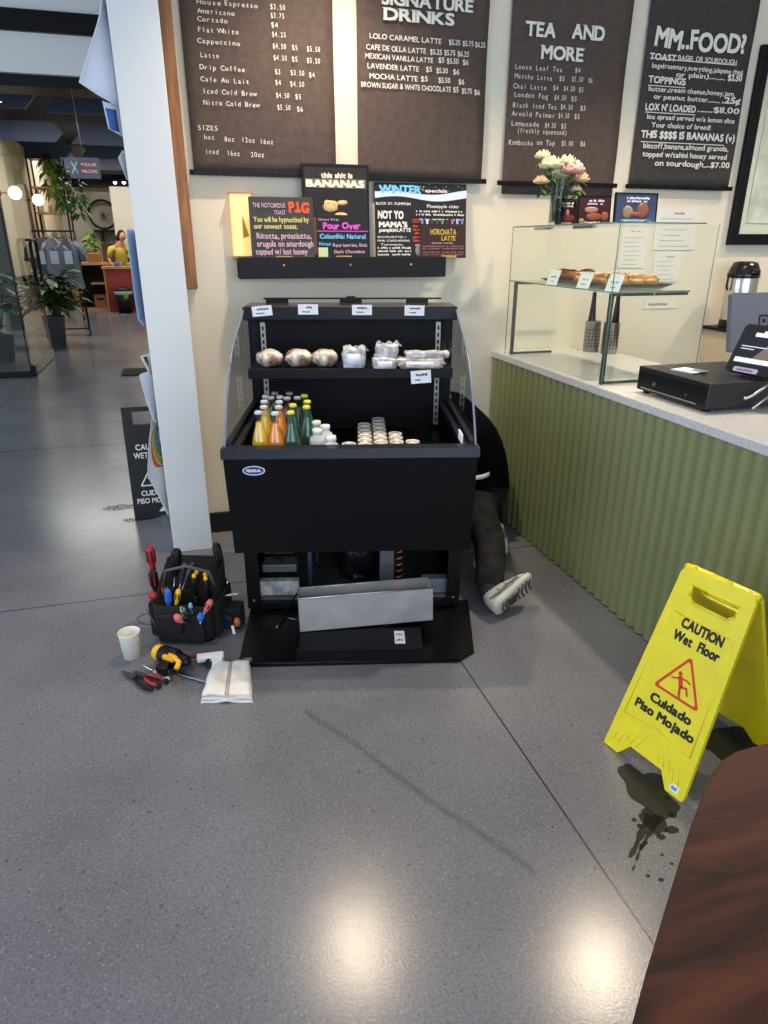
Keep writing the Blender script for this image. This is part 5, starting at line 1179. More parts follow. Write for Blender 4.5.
g = MB(); g.box((wb-.045, .018, zf+.0008), (wb-.027, .028, zf+.0012), Mx=MF); g.build('sticker_print', colm('sticker_blue', (110, 140, 200), .5), o)

# puddles
wet = mat('wet_floor_water', (52, 52, 48), .2, alpha=.55, spec=.25)
def splat(cx, cy, rx, ry, seed, n=40, amp=.35, ang=0):
    P = []
    for i in range(n):
        a = 2*PI*i/n; k_ = 1+amp*noise.noise(Vector((math.cos(a)*1.6, math.sin(a)*1.6, seed)))
        x, y = rx*k_*math.cos(a), ry*k_*math.sin(a); P.append((cx+x*math.cos(ang)-y*math.sin(ang), cy+x*math.sin(ang)+y*math.cos(ang)))
    return P
def wp(x, y): p = PZ(x, y, 0); return p
g = MB()
def poly(P): g.prism(P, .0004, .0014)
c = wp(650, 792); poly(splat(c.x, c.y, .062, .10, 2, amp=.5))
c = wp(652, 822); poly(splat(c.x, c.y, .030, .05, 4, amp=.5))
def run(x0, y0, x1, y1, w0, w1):
    a, b_ = wp(x0, y0), wp(x1, y1); d_ = (b_-a).normalized(); n_ = Vector((-d_.y, d_.x, 0)); P = []
    N_ = 8
    for i in range(N_+1): k_ = i/N_; w_ = w0+(w1-w0)*k_+.0025*math.sin(i*2.1); p = a+(b_-a)*k_+n_*w_; P.append((p.x, p.y))
    for i in range(N_, -1, -1): k_ = i/N_; w_ = w0+(w1-w0)*k_+.0025*math.cos(i*1.7); p = a+(b_-a)*k_-n_*w_; P.append((p.x, p.y))
    poly(P)
run(650, 815, 630, 858, .012, .004); run(658, 818, 640, 850, .010, .003); run(642, 845, 632, 872, .004, .001)
for x, y, r_ in ((672, 830, .014), (661, 837, .010), (634, 820, .006), (671, 815, .007), (645, 843, .006), (662, 855, .004), (672, 864, .004), (648, 876, .005), (661, 880, .006), (667, 798, .008), (640, 826, .008)):
    c = wp(x, y); poly(splat(c.x, c.y, r_*1.2, r_, x, 16))
o = g.build('water_puddle', wet, origin=wp(650, 792)); tag(o, 'dark water puddle with streaks on the floor in front of the yellow sign', 'puddle')
g = MB()
c = wp(735, 745); poly(splat(c.x, c.y, .10, .10, 7, amp=.3)); o = g.build('water_puddle', wet, origin=c); tag(o, 'wet patch of floor under the yellow sign between its two panels', 'puddle')
g = MB(); c = wp(127, 507); poly(splat(c.x-.03, c.y, .11, .045, 9, amp=.4)); c = wp(140, 519); poly(splat(c.x, c.y, .10, .03, 11, amp=.4)); o = g.build('water_puddle', wet, origin=c); tag(o, 'thin puddle on the floor at the foot of the black wet floor sign', 'puddle')

# =================================================================== WALNUT TABLE CORNER (right foreground)
TZ = .75
tp = [PZ(x, y, TZ) for x, y in ((632, 1024), (645, 975), (660, 925), (676, 872), (691, 825), (704, 790), (713, 771), (722, 759), (735, 751), (752, 746), (768, 742.5))]
d0 = (tp[0]-tp[1]).normalized(); d1 = (tp[-1]-tp[-2]).normalized()
a0 = tp[0]+d0*.5; a1 = tp[-1]+Vector((.97, -.02, 0)).normalized()*.75
P = [(a0.x, a0.y)]+[(p.x, p.y) for p in tp]+[(a1.x, a1.y), (a1.x+.05, a0.y)]
tb_ = thing('wooden_table', 'dark walnut table whose rounded corner fills the lower right foreground', 'table', (1.0, .25, 0))
P = [(x-1.0, y-.25) for x, y in P]
g = MB(); g.mesh(shape2d([P], .016, .004), T(0, 0, TZ-.020)); g.build('tabletop', 'table', tb_)
cxs = sum(p[0] for p in P)/len(P)
g = MB(); g.tube([(.15, 0.02, .03), (.15, .02, TZ-.05)], .035, 16); g.build('pedestal', 'black', tb_)
g = MB(); g.lathe([(.22, 0), (.22, .012), (.05, .03), (0, .03)], 32, Mx=T(.15, .02, 0)); g.build('base_plate', 'black', tb_)
g = MB(); g.box((-.05, -.18, TZ-.05), (.35, .22, TZ-.042)); g.build('top_bracket', 'black', tb_)

# =================================================================== BLACK WET FLOOR SIGN BEHIND THE COLUMN
ba = PY(135, 518, 3.94); bsy = 3.94
t = thing('wet_floor_sign', 'black wet floor sign partly hidden behind the white column', 'sign', (ba.x+.14, bsy, 0))
wS, hS = .28, .645
out = [(-.5*wS, 0), (.5*wS, 0), (.5*wS-.004, hS), (-.5*wS+.004, hS)]; hol = rrect(-.5*wS+.055, hS-.105, .5*wS-.055, hS-.025, .006)
g = MB(); g.mesh(shape2d([out, hol], .006, .001), frame((0, 0, 0), (1, 0, 0), (0, .05, 1))); g.build('front_panel', colm('sign_black_plastic', (22, 22, 25), .5), t)
g = MB(); g.mesh(shape2d([out, hol], .006, .001), frame((0, .15, 0), (1, 0, 0), (0, -.15, 1))); g.build('rear_panel', colm('sign_black_plastic', (22, 22, 25)), t)
g = MB(); mb_ = frame((0, 0, 0), (1, 0, 0), (0, .05, 1)); z_ = .008
text(g, 'CAUTION', 0, .40, .034, .17, mb_, bold=.02, align='C', thick=z_); text(g, 'WET FLOOR', 0, .352, .034, .20, mb_, bold=.02, align='C', thick=z_)
text(g, 'CUIDADO', 0, .128, .032, .17, mb_, bold=.02, align='C', thick=z_); text(g, 'PISO MOJADO', 0, .082, .032, .225, mb_, bold=.02, align='C', thick=z_)
g.build('sign_lettering', 'white', t)
g = MB(); g.mesh(shape2d([tri(0, .235, .088, .006), tri(0, .235, .077, .004)], .0005), mb_ @ T(0, 0, z_))
g.tube([(-.02, .27, z_), (.0, .245, z_), (.02, .225, z_), (.005, .20, z_)], .005, 6, Mx=mb_); g.tube([(-.04, .23, z_), (-.01, .25, z_), (.03, .25, z_)], .004, 6, Mx=mb_); g.ball((-.025, .29, z_), (.009, .009, .002), 1, Mx=mb_)
g.build('white_triangle', 'white', t)
g = MB(); g.prism([(-.0, .025), (.03, .025), (.045, .045), (.02, .05)], z_, z_+.0006, Mx=mb_); g.build('maker_mark', 'white', t)

# =================================================================== PAPERS PINNED TO THE LEFT FACE OF THE COLUMN
Xc = -.1655
def curl(name, label, pts, ydepth, m='paper', cat='paper', extra=None):
    """sheet fixed along the column face, its free edge curling out to the left; pts = (z, reach) from top to bottom"""
    n = len(pts)-1
    z0 = pts[-1][0]; y0 = 3.40
    def fn(u, v):
        k_ = v*n; i = min(int(k_), n-1); f_ = k_-i; z = pts[i][0]*(1-f_)+pts[i+1][0]*f_; rc = pts[i][1]*(1-f_)+pts[i+1][1]*f_
        return (-.0015-rc*math.sin(u*PI/2)**1.3, y0-3.40+ydepth*(1-u)*1.0+.012*u-0.0, z-z0)
    t = thing(name, label, cat, (Xc, y0, z0))
    g = MB(); g.grid(fn, 8, 18, thick=.0012); g.build('sheet', m, t)
    if extra: extra(t, fn)
    return t
bluish = colm('bluish_paper', (238, 241, 252), .8)
curl('pinned_flyer', 'large white flyer curling off the top of the white column', [(2.42, .005), (2.33, .03), (2.1, .14), (2.06, .075), (2.03, .01)], .14, bluish)
def bluepatch(t, fn): g = MB(); g.grid(lambda u, v: tuple(Vector(fn(.2+.6*u, .15+.6*v))+Vector((-.002, -.004, 0))), 3, 4, thick=.0006); g.build('blue_print', colm('blue_print', (70, 116, 190), .7), t)
curl('pinned_flyer', 'small white and blue flyer just below the large flyer on the column', [(2.04, .06), (1.99, .055), (1.94, .05), (1.92, .01)], .10, 'paper', extra=bluepatch)
curl('pinned_flyer', 'small pale slip high on the left face of the column above the shop sign', [(1.86, .005), (1.83, .026), (1.78, .012), (1.75, .004)], .08, 'paper')
curl('pinned_flyer', 'long narrow pale blue sheet down the left face of the column', [(1.55, .030), (1.50, .032), (1.3, .032), (1.17, .03), (1.14, .01)], .15, colm('pale_blue_paper', (176, 204, 236), .8))
def greenp(t, fn): g = MB(); g.grid(lambda u, v: tuple(Vector(fn(.3+.55*u, .15+.6*v))+Vector((-.0016, -.004, 0))), 3, 4, thick=.0006); g.build('green_print', colm('dark_green_print', (24, 76, 66), .7), t)
curl('pinned_card', 'small dark green and white card on the column, above the white sheet', [(1.00, .040), (.985, .034), (.93, .015), (.90, .005)], .10, 'paper', extra=greenp)
curl('pinned_flyer', 'white sheet bending off the column between green card and rainbow poster', [(.915, .055), (.90, .055), (.78, .038), (.70, .02), (.68, .008)], .13, bluish)
def rainbow(t, fn):
    for i, c_ in enumerate(((222, 110, 60), (226, 180, 60), (110, 180, 90), (90, 150, 210))):
        g = MB(); rr = .60-.12*i
        def arc(u, v, rr=rr): a = PI*(-.5+u); return tuple(Vector(fn(min(1, max(0, .05+(rr-.10*v)*math.cos(a)*1.0)), .30+.22*(rr-.10*v)*math.sin(a)*1.2/.6*.6))+Vector((-.002, -.005, 0)))
        g.grid(arc, 12, 1, thick=.0006); g.build('rainbow_band', colm('rb_%d' % i, c_, .7), t)
curl('pinned_poster', 'white rainbow poster curling off the column in front of the black sign', [(.72, .012), (.70, .025), (.60, .05), (.43, .078), (.40, .075), (.32, .045), (.22, .015), (.19, .004)], .15, 'paper', extra=rainbow)

# =================================================================== TOOL BAG AND TOOLS
Bc = Vector((-.082, 2.60, 0)); BA = -19
BMx = Matrix.Translation(Bc) @ RZ(BA)
bag = thing('tool_bag', 'open black nylon tool bag full of hand tools at the foot of the column', 'tool bag', Bc, BA)
bw, bd_ = .118, .128
def bagring(z, k_, yo=0): return [(x*k_, y*k_+yo, z) for x, y in rrect(-bw, -bd_, bw, bd_, .03, 4)]
g = MB()
n_ = len(bagring(0, 1)); 
outer = [bagring(0, .97), bagring(.03, 1.0), bagring(.10, 1.02)]
topo = [(x, y, .165+(.10 if y > .02 else 0)*min(1, max(0, (y+.02)/.10))) for x, y, z in bagring(0, 1.02)]
topi = [(x*.965, y*.965, z) for x, y, z in topo]; ini = [(x*.95, y*.95, .02) for x, y, z in bagring(0, .98)]
g.loft(outer+[topo, topi, ini]); g.build('bag_body', 'nylon', bag)
g = MB(); g.box((-bw*.80, -bd_-.028, .012), (bw*.80, -bd_-.002, .135), bev=.010, seg=3); g.build('front_pocket', 'nylon', bag)
for sx, nm in ((-1, 'side_pocket'), (1, 'side_pocket')):
    g = MB(); g.box((min(sx*(bw+.002), sx*(bw+.024)), -bd_*.8, .01), (max(sx*(bw+.002), sx*(bw+.024)), bd_*.8, .16), bev=.008, seg=3); g.build(nm, 'nylon', bag)
g = MB(); g.tube([(-bw*.98, 0, .16), (-bw*.75, -.01, .26), (0, -.015, .285), (bw*.75, -.01, .26), (bw*.98, 0, .16)], .0065, 8); g.build('carry_handle', colm('handle_grey', (78, 80, 84), .5), bag)
g = MB(); g.box((-bw*.9, -.004, .03), (bw*.9, .004, .17), bev=.002); g.build('divider', 'nylon', bag)
g = MB(); g.tube([(-bw-.02, -bd_-.001, .15), (-bw*.9, -bd_-.006, .08), (-bw*.9, -bd_-.006, .03)], .004, 6); g.build('zip_pull', 'darkmetal', bag)
ga = 'hand tools standing in the tool bag'
def standup(px, py, zt, dep, lean=(0, 0)):
    """world matrix: top of tool at the seen point, tool body going down"""
    top = PZ(px, py, zt); ax = Vector((lean[0], lean[1], 1)).normalized(); return Matrix.Translation(top) @ ax.to_track_quat('Z', 'Y').to_matrix().to_4x4()
def screwdriver(label, Mx, hm, cap=None, hl=.10, hr=.016, sl=.11, grp=ga):
    t = thing('screwdriver', label, 'screwdriver', Mx=Mx, group=grp)
    g = MB(); g.lathe([(hr*.55, -hl), (hr*.7, -hl+.006), (hr*.6, -hl*.80), (hr*.95, -hl*.62), (hr, -hl*.3), (hr*.92, -.012), (hr*.6, -.002), (0, 0)], 12); g.build('handle', hm, t)
    g = MB()
    for a in range(0, 360, 60): g.box((hr*.86, -.003, -hl*.62), (hr*1.05, .003, -.02), Mx=RZ(a), bev=.001)
    g.build('grip_ribs', cap or hm, t)
    g = MB(); g.lathe([(.0015, -hl-sl), (.0032, -hl-sl+.008), (.0032, -hl+.001)], 8); g.build('shaft', 'chrome', t)
    return t
def pliers(label, Mx, hm, tipm=None, L_=.10, grp=ga, flat=False):
    t = thing('pliers', label, 'pliers', Mx=Mx, group=grp)
    for s_ in (-1, 1):
        g = MB(); g.tube([(s_*.004, 0, -L_*1.0), (s_*.016, 0, -L_*.7), (s_*.022, 0, -L_*.35), (s_*.018, 0, 0)], [.005, .007, .0085, .0065], 8); o = g.build('handle', hm, t)
        if tipm: g = MB(); g.ball((s_*.018, 0, .0), (.009, .009, .012), 2); g.build('handle_tip', tipm, o)
    g = MB(); g.lathe([(.012, -.004), (.012, .004)], 12, Mx=T(0, 0, -L_*1.05) @ RX(90)); g.loft([[(-.012, -.005, -L_), (.012, -.005, -L_), (.012, .005, -L_), (-.012, .005, -L_)], [(-.009, -.004, -L_*1.25), (.009, -.004, -L_*1.25), (.009, .004, -L_*1.25), (-.009, .004, -L_*1.25)], [(-.003, -.002, -L_*1.6), (.003, -.002, -L_*1.6), (.003, .002, -L_*1.6), (-.003, .002, -L_*1.6)]], smooth=False); g.build('jaws', 'darkmetal', t)
    return t
q6 = lambda x, y: (130+x/6.4, 530+y/6.4)
screwdriver('tall red and black screwdriver in the outer left pocket, rearmost', standup(*q6(122, 100), .335, 0, (-.03, .03)), 'red', 'blackp', .115, .019)
screwdriver('red capped black screwdriver in the outer left pocket, in front', standup(*q6(143, 262), .255, 0, (-.03, -.08)), 'blackp', 'red', .105, .020)
t = screwdriver('short red screwdriver handle low in the outer left pocket', standup(*q6(142, 395), .20, 0, (0, -.1)), 'red', 'red', .04, .016)
screwdriver('thick black screwdriver leaning right at the rear left of the bag', standup(*q6(300, 118), .33, 0, (.18, .05)), 'blackp', 'blacks', .12, .021)
screwdriver('long black handle at the rear right corner of the bag', standup(*q6(548, 82), .33, 0, (-.10, .05)), 'blackp', 'darkmetal', .12, .018)
pliers('black pliers with yellow handle tips in the middle of the bag', standup(*q6(418, 282), .25, 0, (.06, -.02)), 'blackp', 'yel')
pliers('second black pliers with yellow tips, right of the first pair', standup(*q6(482, 298), .245, 0, (-.05, 0)), 'blackp', 'yel')
screwdriver('blue handled screwdriver standing at the left inside the bag', standup(*q6(240, 375), .22, 0, (.05, .05)), 'blue', 'blue', .09, .013)
screwdriver('small blue capped driver at the front right of the bag', standup(*q6(455, 530), .168, 0, (.15, -.1)), 'blue', 'blue', .04, .014, .02)
screwdriver('yellow capped stubby driver at the centre left of the bag', standup(*q6(312, 376), .215, 0, (.25, .1)), 'yel', 'blackp', .07, .012)
screwdriver('salmon pink handled driver at the front left of the bag', standup(*q6(290, 545), .166, 0, (-.5, -.3)), 'pink', 'pink', .045, .015, .02)
screwdriver('salmon pink handled driver at the right of the bag', standup(*q6(522, 445), .195, 0, (.6, 0)), 'pink', 'blackp', .06, .014, .03)
screwdriver('small black driver with orange collar at the rear left', standup(*q6(212, 335), .24, 0, (-.1, 0)), 'blackp', colm('orange_collar', (206, 96, 36), .5), .08, .012)
screwdriver('slim grey nut driver leaning in the rear middle of the bag', standup(*q6(405, 205), .28, 0, (.5, .1)), 'darkmetal', 'darkmetal', .09, .010)
screwdriver('second slim grey nut driver in the rear middle, more upright', standup(*q6(350, 208), .28, 0, (.3, .1)), 'darkmetal', 'blackp', .09, .010)
screwdriver('white capped light blue tester at the front of the bag', standup(*q6(385, 465), .185, 0, (0, 0)), colm('light_blue', (120, 170, 206), .4), 'blackp', .05, .009, .03)
screwdriver('pale grey capped tester at front centre of the bag', standup(*q6(330, 490), .178, 0, (-.2, 0)), colm('pale_grey_blue', (168, 184, 190), .4), 'blackp', .05, .011, .03)
t = thing('putty_tin', 'steel spring clamp head near the front centre of the bag', 'clamp', Mx=standup(*q6(365, 500), .175, 0, (.3, 0)), group=None); t.name = 'spring_clamp'
g = MB(); g.tube([(0.02*math.cos(a*.6), .02*math.sin(a*.6), -.002*a) for a in range(30)], .003, 6); g.build('spring', 'darkmetal', t)
g = MB(); g.tube([(-.02, 0, -.1), (-.01, 0, -.02), (0, 0, 0)], .006, 8); g.build('arm', 'blackp', t)
# combination wrenches on the right side
def wrench(label, Mx, L_=.13, grp='ring spanners in the right side pocket', s=1):
    t = thing('spanner', label, 'spanner', Mx=Mx, group=grp)
    g = MB(); ring_ = [(.013*s*math.cos(2*PI*i/18), 0, -.013*s+.013*s*math.sin(2*PI*i/18)) for i in range(18)]; g.tube(ring_, .0042*s, 6, closed=True); g.build('ring_end', 'chrome', t)
    g = MB(); g.box((-.005*s, -.0025, -L_), (.005*s, .0025, -.025*s), bev=.0015); g.build('shank', 'steel', t)
    g = MB(); g.prism([(-.012*s, -.02*s), (-.004*s, 0), (.004*s, 0), (.012*s, -.02*s), (.008*s, -.03*s), (.003*s, -.016*s), (-.003*s, -.016*s), (-.008*s, -.03*s)], -.003, .003, Mx=T(0, 0, -L_) @ RX(90)); g.build('open_end', 'steel', t)
wrench('ring spanner highest at the right edge of the bag', standup(*q6(597, 262), .20, 0, (.1, 0))); wrench('ring spanner in the middle at the right edge of the bag', standup(*q6(583, 295), .19, 0, (.05, 0))); wrench('ring spanner farthest right at the edge of the bag', standup(*q6(622, 315), .19, 0, (.15, 0)))
t = screwdriver('slim steel pick sticking out of the bag to the right', Matrix.Translation(PZ(*q6(702, 408), .15)) @ Vector((1, -.1, .05)).to_track_quat('Z', 'Y').to_matrix().to_4x4(), 'steel', 'steel', .06, .006, .04)
g = MB(); pts = [PZ(*q6(148, 540), .05), PZ(*q6(110, 535), .045), PZ(*q6(70, 545), .04), PZ(*q6(45, 568), .03), PZ(*q6(65, 595), .02), PZ(*q6(110, 603), .012), PZ(*q6(150, 603), .012)]
g.tube(pts, .0025, 6); o = g.build('steel_wire_loop', 'darkmetal', origin=pts[3]); tag(o, 'thin steel wire loop sticking out left of the bag at its base', 'wire')
# pouch and cable right of the bag
pc = PZ(236, 632, 0); t = thing('tool_pouch', 'small black pouch with coiled cable between the bag and kick panel', 'pouch', (pc.x-.005, pc.y+.05, 0), -20)
g = MB(); g.box((-.045, -.03, 0), (.04, .05, .10), bev=.012, seg=3); g.build('pouch_body', 'nylon', t)
g = MB()
for i in range(3): g.tube([(-.02+.026*math.cos(a*2*PI/16), -.036-.006*i, .032+.014*i+.018*math.sin(a*2*PI/16)) for a in range(16)], .004, 6, closed=True)
g.build('coiled_cable', colm('cable_blue_black', (38, 46, 66), .4), t)
g = MB(); g.lathe([(.012, 0), (.014, .02), (.010, .035), (0, .038)], 14, Mx=T(.03, -.045, .03)); g.build('orange_knob', colm('amber_orange', (190, 104, 44), .4), t)
g = MB(); g.grid(lambda u, v: (.004+.012*u+.012*v, -.05-.02*v, .03-.028*v+.004*math.sin(u*3)), 3, 5, thick=.001); g.build('white_tag', 'paper', t)

# cup
cp = PZ(132, 661, 0)
t = thing('paper_cup', 'white paper cup standing on the floor left of the tools', 'cup', (cp.x, cp.y+.035, 0))
g = MB(); g.lathe([(0, .006), (.031, .006), (.031, 0), (.032, 0), (.040, .105), (.042, .109), (.0405, .111), (.039, .107), (.031, .010), (0, .009)], 32, caps=False); g.build('cup_wall', 'cup', t)
# pliers and tools on the floor
def lying(ax_, ay_, bx_, by_, z=.012, roll=0):
    A = PZ(ax_, ay_, z); B = PZ(bx_, by_, z); d_ = (B-A).normalized()
    yv_ = Vector((0, 0, 1)); x_ = yv_.cross(d_).normalized(); m_ = Matrix((x_, yv_, d_)).transposed().to_4x4(); m_.translation = B
    return m_, (B-A).length
q8 = lambda x, y: (110+x/5.12, 620+y/5.12)
m_, L_ = lying(*q8(60, 262), *q8(238, 345)); pliers('black handled pliers lying on the floor nearest the cup', m_, 'blackp', None, L_/1.6, 'loose tools on the floor')
m_, L_ = lying(*q8(120, 262), *q8(268, 325)); pliers('red handled cutters lying on the floor beside the black pliers', m_, 'red', 'blackp', L_/1.6, 'loose tools on the floor')
m_, L_ = lying(*q8(168, 232), *q8(306, 306)); screwdriver('silver bit driver lying on the floor between cutters and wrench', m_, 'galv', 'blackp', L_*.55, .011, L_*.45, 'loose tools on the floor')
m_, L_ = lying(*q8(255, 268), *q8(262, 250), .008); A = PZ(*q8(262, 248), .008); B = PZ(*q8(500, 312), .012); d_ = (A-B).normalized(); mm = Matrix((Vector((0, 0, 1)).cross(d_).normalized(), Vector((0, 0, 1)), d_)).transposed().to_4x4(); mm.translation = A
wrench('long steel ratchet spanner lying on the floor before the cordless drill', mm, (A-B).length, 'loose tools on the floor', 1.5)
# cordless drill lying down
A = PZ(*q8(235, 160), .04); B = PZ(*q8(400, 215), .04); d_ = (B-A).normalized(); dm = frame(A, d_, (-d_.y, d_.x, 0))
t = thing('cordless_drill', 'yellow and black cordless drill lying on its side before the bag', 'drill', Mx=dm)
g = MB(); g.lathe([(.026, .0), (.030, .006), (.030, .03)], 18, Mx=RY(90)); g.build('yellow_cap', 'yel', t)
g = MB(); g.lathe([(.031, .03), (.034, .04), (.034, .10), (.028, .115)], 18, Mx=RY(90)); g.build('motor_housing', 'blackp', t)
g = MB(); g.lathe([(.028, .115), (.024, .125), (.024, .14), (.014, .165), (.006, .168), (0, .168)], 16, Mx=RY(90)); g.build('chuck', 'blacks', t)
g = MB(); g.loft([[(x, y-.02, z) for x, y, z in ((.06, 0, -.016), (.095, 0, -.016), (.095, 0, .016), (.06, 0, .016))], [(x, y, z) for x, y, z in ((.09, -.075, -.012), (.125, -.07, -.012), (.125, -.07, .012), (.09, -.075, .012))]], smooth=False); g.build('grip', 'blackp', t)
g = MB(); g.box((.085, -.092, -.020), (.135, -.075, .020), bev=.006); g.build('battery', 'blackp', t)
g = MB(); g.tube([(.10, -.03, .03), (.13, -.035, .032), (.165, -.05, .03), (.175, -.075, .022)], .010, 8); g.box((.075, -.045, .012), (.13, -.028, .030), bev=.004); g.build('yellow_trim', 'yel', t)
# white trigger gun
A = PZ(*q8(445, 190), .035); B = PZ(*q8(530, 180), .035); C_ = PZ(*q8(515, 270), .02); dm = frame(A, (B-A), (A-C_))
t = thing('trigger_gun', 'white plastic trigger gun with red top lying beside the folded cloth', 'spray gun', Mx=dm)
g = MB(); g.box((0, -.022, -.012), (.10, .008, .012), bev=.005); g.loft([[(.055, -.015, -.010), (.095, -.012, -.010), (.095, -.012, .010), (.055, -.015, .010)], [(.058, -.085, -.009), (.090, -.09, -.009), (.090, -.09, .009), (.058, -.085, .009)]], smooth=False); g.build('gun_body', 'white', t)
g = MB(); g.tube([(.045, -.018, 0), (.030, -.045, 0), (.040, -.06, 0)], .006, 8); g.build('trigger', 'blackp', t)
g = MB(); g.box((-.03, .004, -.010), (.08, .016, .010), bev=.004); g.build('red_slide', colm('brown_red', (120, 46, 34), .5), t)
g = MB(); g.tube([(-.03, -.005, 0), (-.07, -.015, -.005), (-.09, -.04, -.01), (-.06, -.06, -.01)], .006, 8); g.build('hose', 'blackp', t)
# folded towel
c4 = [PZ(*p) for p in ((213, 667), (250, 666), (252, 702), (202, 703))]
cc = sum(c4, Vector())/4
t = thing('folded_towel', 'folded white towel with a thin woven stripe on the floor', 'towel', (cc.x, cc.y, 0))
def tw(z, k_, sd):
    def fn(u, v):
        P_ = (c4[3]*(1-u)+c4[2]*u)*(1-v)+(c4[0]*(1-u)+c4[1]*u)*v-cc
        e_ = min(u, 1-u, v, 1-v)
        return (P_.x*k_+.004*noise.noise(Vector((u*4, v*4, sd))), P_.y*k_+.006*noise.noise(Vector((u*3, v*5, sd+3))), z+.010*noise.noise(Vector((u*3, v*3, sd+9)))-.006*max(0, 1-e_*14))
    return fn
g = MB()
for i, (z, k_) in enumerate(((.012, 1.04), (.024, 1.0), (.036, .98))): 
    f_ = tw(z, k_, i*5); g.grid(f_, 20, 20, thick=.009)
g.build('cloth_layers', 'rag', t)
for off, mm_ in ((.47, 'ragred'), (.50, 'ragblue'), (.53, 'ragred')):
    g = MB(); f_ = tw(.0368, .98, 10); g.grid(lambda u, v: f_(off+.012*u, v*1.0), 1, 20, thick=.0004); g.build('woven_stripe', mm_, t)
# =================================================================== NEXT SHOP, SEEN THROUGH THE OPENING
g = MB(); g.box((-.78, 8.72, .001), (-.16, 9.2, .014), bev=.004); o = g.build('floor_mat', 'nylon', origin=(-.47, 8.95, 0)); tag(o, 'black floor mat by the shop opening behind the column', 'mat')
t = thing('hanging_sign', 'small clear hanging sign with red walk-ins welcome bands under the white header', 'sign', (-.878, 9.0, 2.155))
g = MB(); g.box((-.16, -.003, 0), (.16, .003, .21)); g.build('acrylic_plate', mat('acrylic_plate', (120, 132, 146), .2, alpha=.55), t)
g = MB(); g.box((-.045, -.006, .115), (.135, -.004, .17)); g.box((-.045, -.006, .045), (.135, -.004, .10)); g.build('red_bands', colm('sign_crimson', (170, 30, 52), .5), t)
g = MB(); text(g, 'WALK-INS', -.037, .125, .034, .165, FX(-.0065), bold=.03); text(g, 'WELCOME', -.037, .056, .034, .165, FX(-.0065), bold=.03)
g.tube([(-.13, -.006, .05), (-.07, -.006, .165)], .009, 6); g.tube([(-.07, -.006, .05), (-.13, -.006, .165)], .009, 6); g.build('white_lettering', 'white', t)
g = MB(); g.tube([(.0, 0, .21), (-.02, 0, .87)], .004, 6); g.build('hanging_wire', 'steel', t)
bm_ = colm('baffle_slate', (62, 72, 92), .7)
for i, (y, px, zz, lb) in enumerate(((11, 37, 3.10, 'nearest dark ceiling baffle in the next shop'), (14, 62, 3.06, 'second dark ceiling baffle in the next shop'), (16, 72, 3.03, 'third dark ceiling baffle in the next shop'), (18, 78, 3.0, 'farthest dark ceiling baffle in the next shop'))):
    xr = PY(px, 110+i*14, y).x
    g = MB(); g.prism([(-3.6, 0), (xr-.14, 0), (xr, .15), (xr-.14, .30), (-3.6, .30)], -.04, .04, Mx=Matrix(((1, 0, 0, 0), (0, 0, -1, 0), (0, 1, 0, 0), (0, 0, 0, 1))) @ T(0, 0, 0))
    o = g.build('ceiling_baffle', bm_, Mx=T(0, y, zz)); tag(o, lb, 'ceiling baffle', 'left row of ceiling baffles')
    g = MB(); g.prism([(xr+.06, 0), (.0-.3, 0), (-.3, .30), (xr+.06, .30), (xr+.2, .15)], -.04, .04, Mx=Matrix(((1, 0, 0, 0), (0, 0, -1, 0), (0, 1, 0, 0), (0, 0, 0, 1))))
    o = g.build('ceiling_baffle', bm_, Mx=T(0, y+.35, zz+.02)); tag(o, lb.replace('dark ceiling baffle', 'dark ceiling baffle of the right hand row'), 'ceiling baffle', 'right row of ceiling baffles')
for px, lb in ((115, 'left small bright ceiling spot by the far wall'), (124, 'right small bright ceiling spot by the far wall')):
    P = PY(px, 183, 18.9); t = thing('ceiling_spotlight', lb, 'lamp', P)
    g = MB(); g.lathe([(.05, .02), (.06, .03), (.06, .16), (0, .17)], 14); g.build('can', 'black', t); g = MB(); g.ball((0, 0, .02), .045, 2); g.build('bulb', mat('cool_bulb', (255, 255, 255), .5, emit=(240, 245, 255), es=6), t)
# arched mirrors and globe lamps on the left wall
for y, lb, r_ in ((15.3, 'nearer arched wooden mirror on the left shop wall', .22), (16.6, 'farther arched wooden mirror on the left shop wall', .22)):
    t = thing('arched_mirror', lb, 'mirror', (-2.598, y, 1.35), 90)
    pts = [(-r_, 0), (r_, 0)]+[(r_*math.cos(R(a)), .95+r_*math.sin(R(a))) for a in range(0, 181, 15)]
    g = MB(); g.mesh(shape2d([pts], .01), frame((0, -.012, 0), (1, 0, 0), (0, 0, 1))); g.build('wood_back', 'lightwood', t)
    pi_ = [(x*.86, z*.97+.015) for x, z in pts]; g = MB(); g.mesh(shape2d([pi_], .002), frame((0, -.026, 0), (1, 0, 0), (0, 0, 1))); g.build('mirror_glass', mat('tinted_mirror', (176, 150, 122), .15, metal=.7), t)
for px, py, lb in ((15, 193, 'nearer glowing white globe lamp on the left shop wall'), (38, 200, 'farther glowing white globe lamp on the left shop wall')):
    P = PX(px, py, -2.38); t = thing('globe_lamp', lb, 'lamp', P)
    g = MB(); g.ball((0, 0, 0), .10, 3); g.build('globe', mat('globe_glow', (255, 250, 240), .5, emit=(255, 244, 224), es=3), t)
    g = MB(); g.tube([(-.21, 0, .0), (-.12, 0, 0)], .015, 8); g.lathe([(.05, 0), (.05, .012)], 14, Mx=T(-.22, 0, 0) @ RY(90)); g.build('bracket', 'black', t)
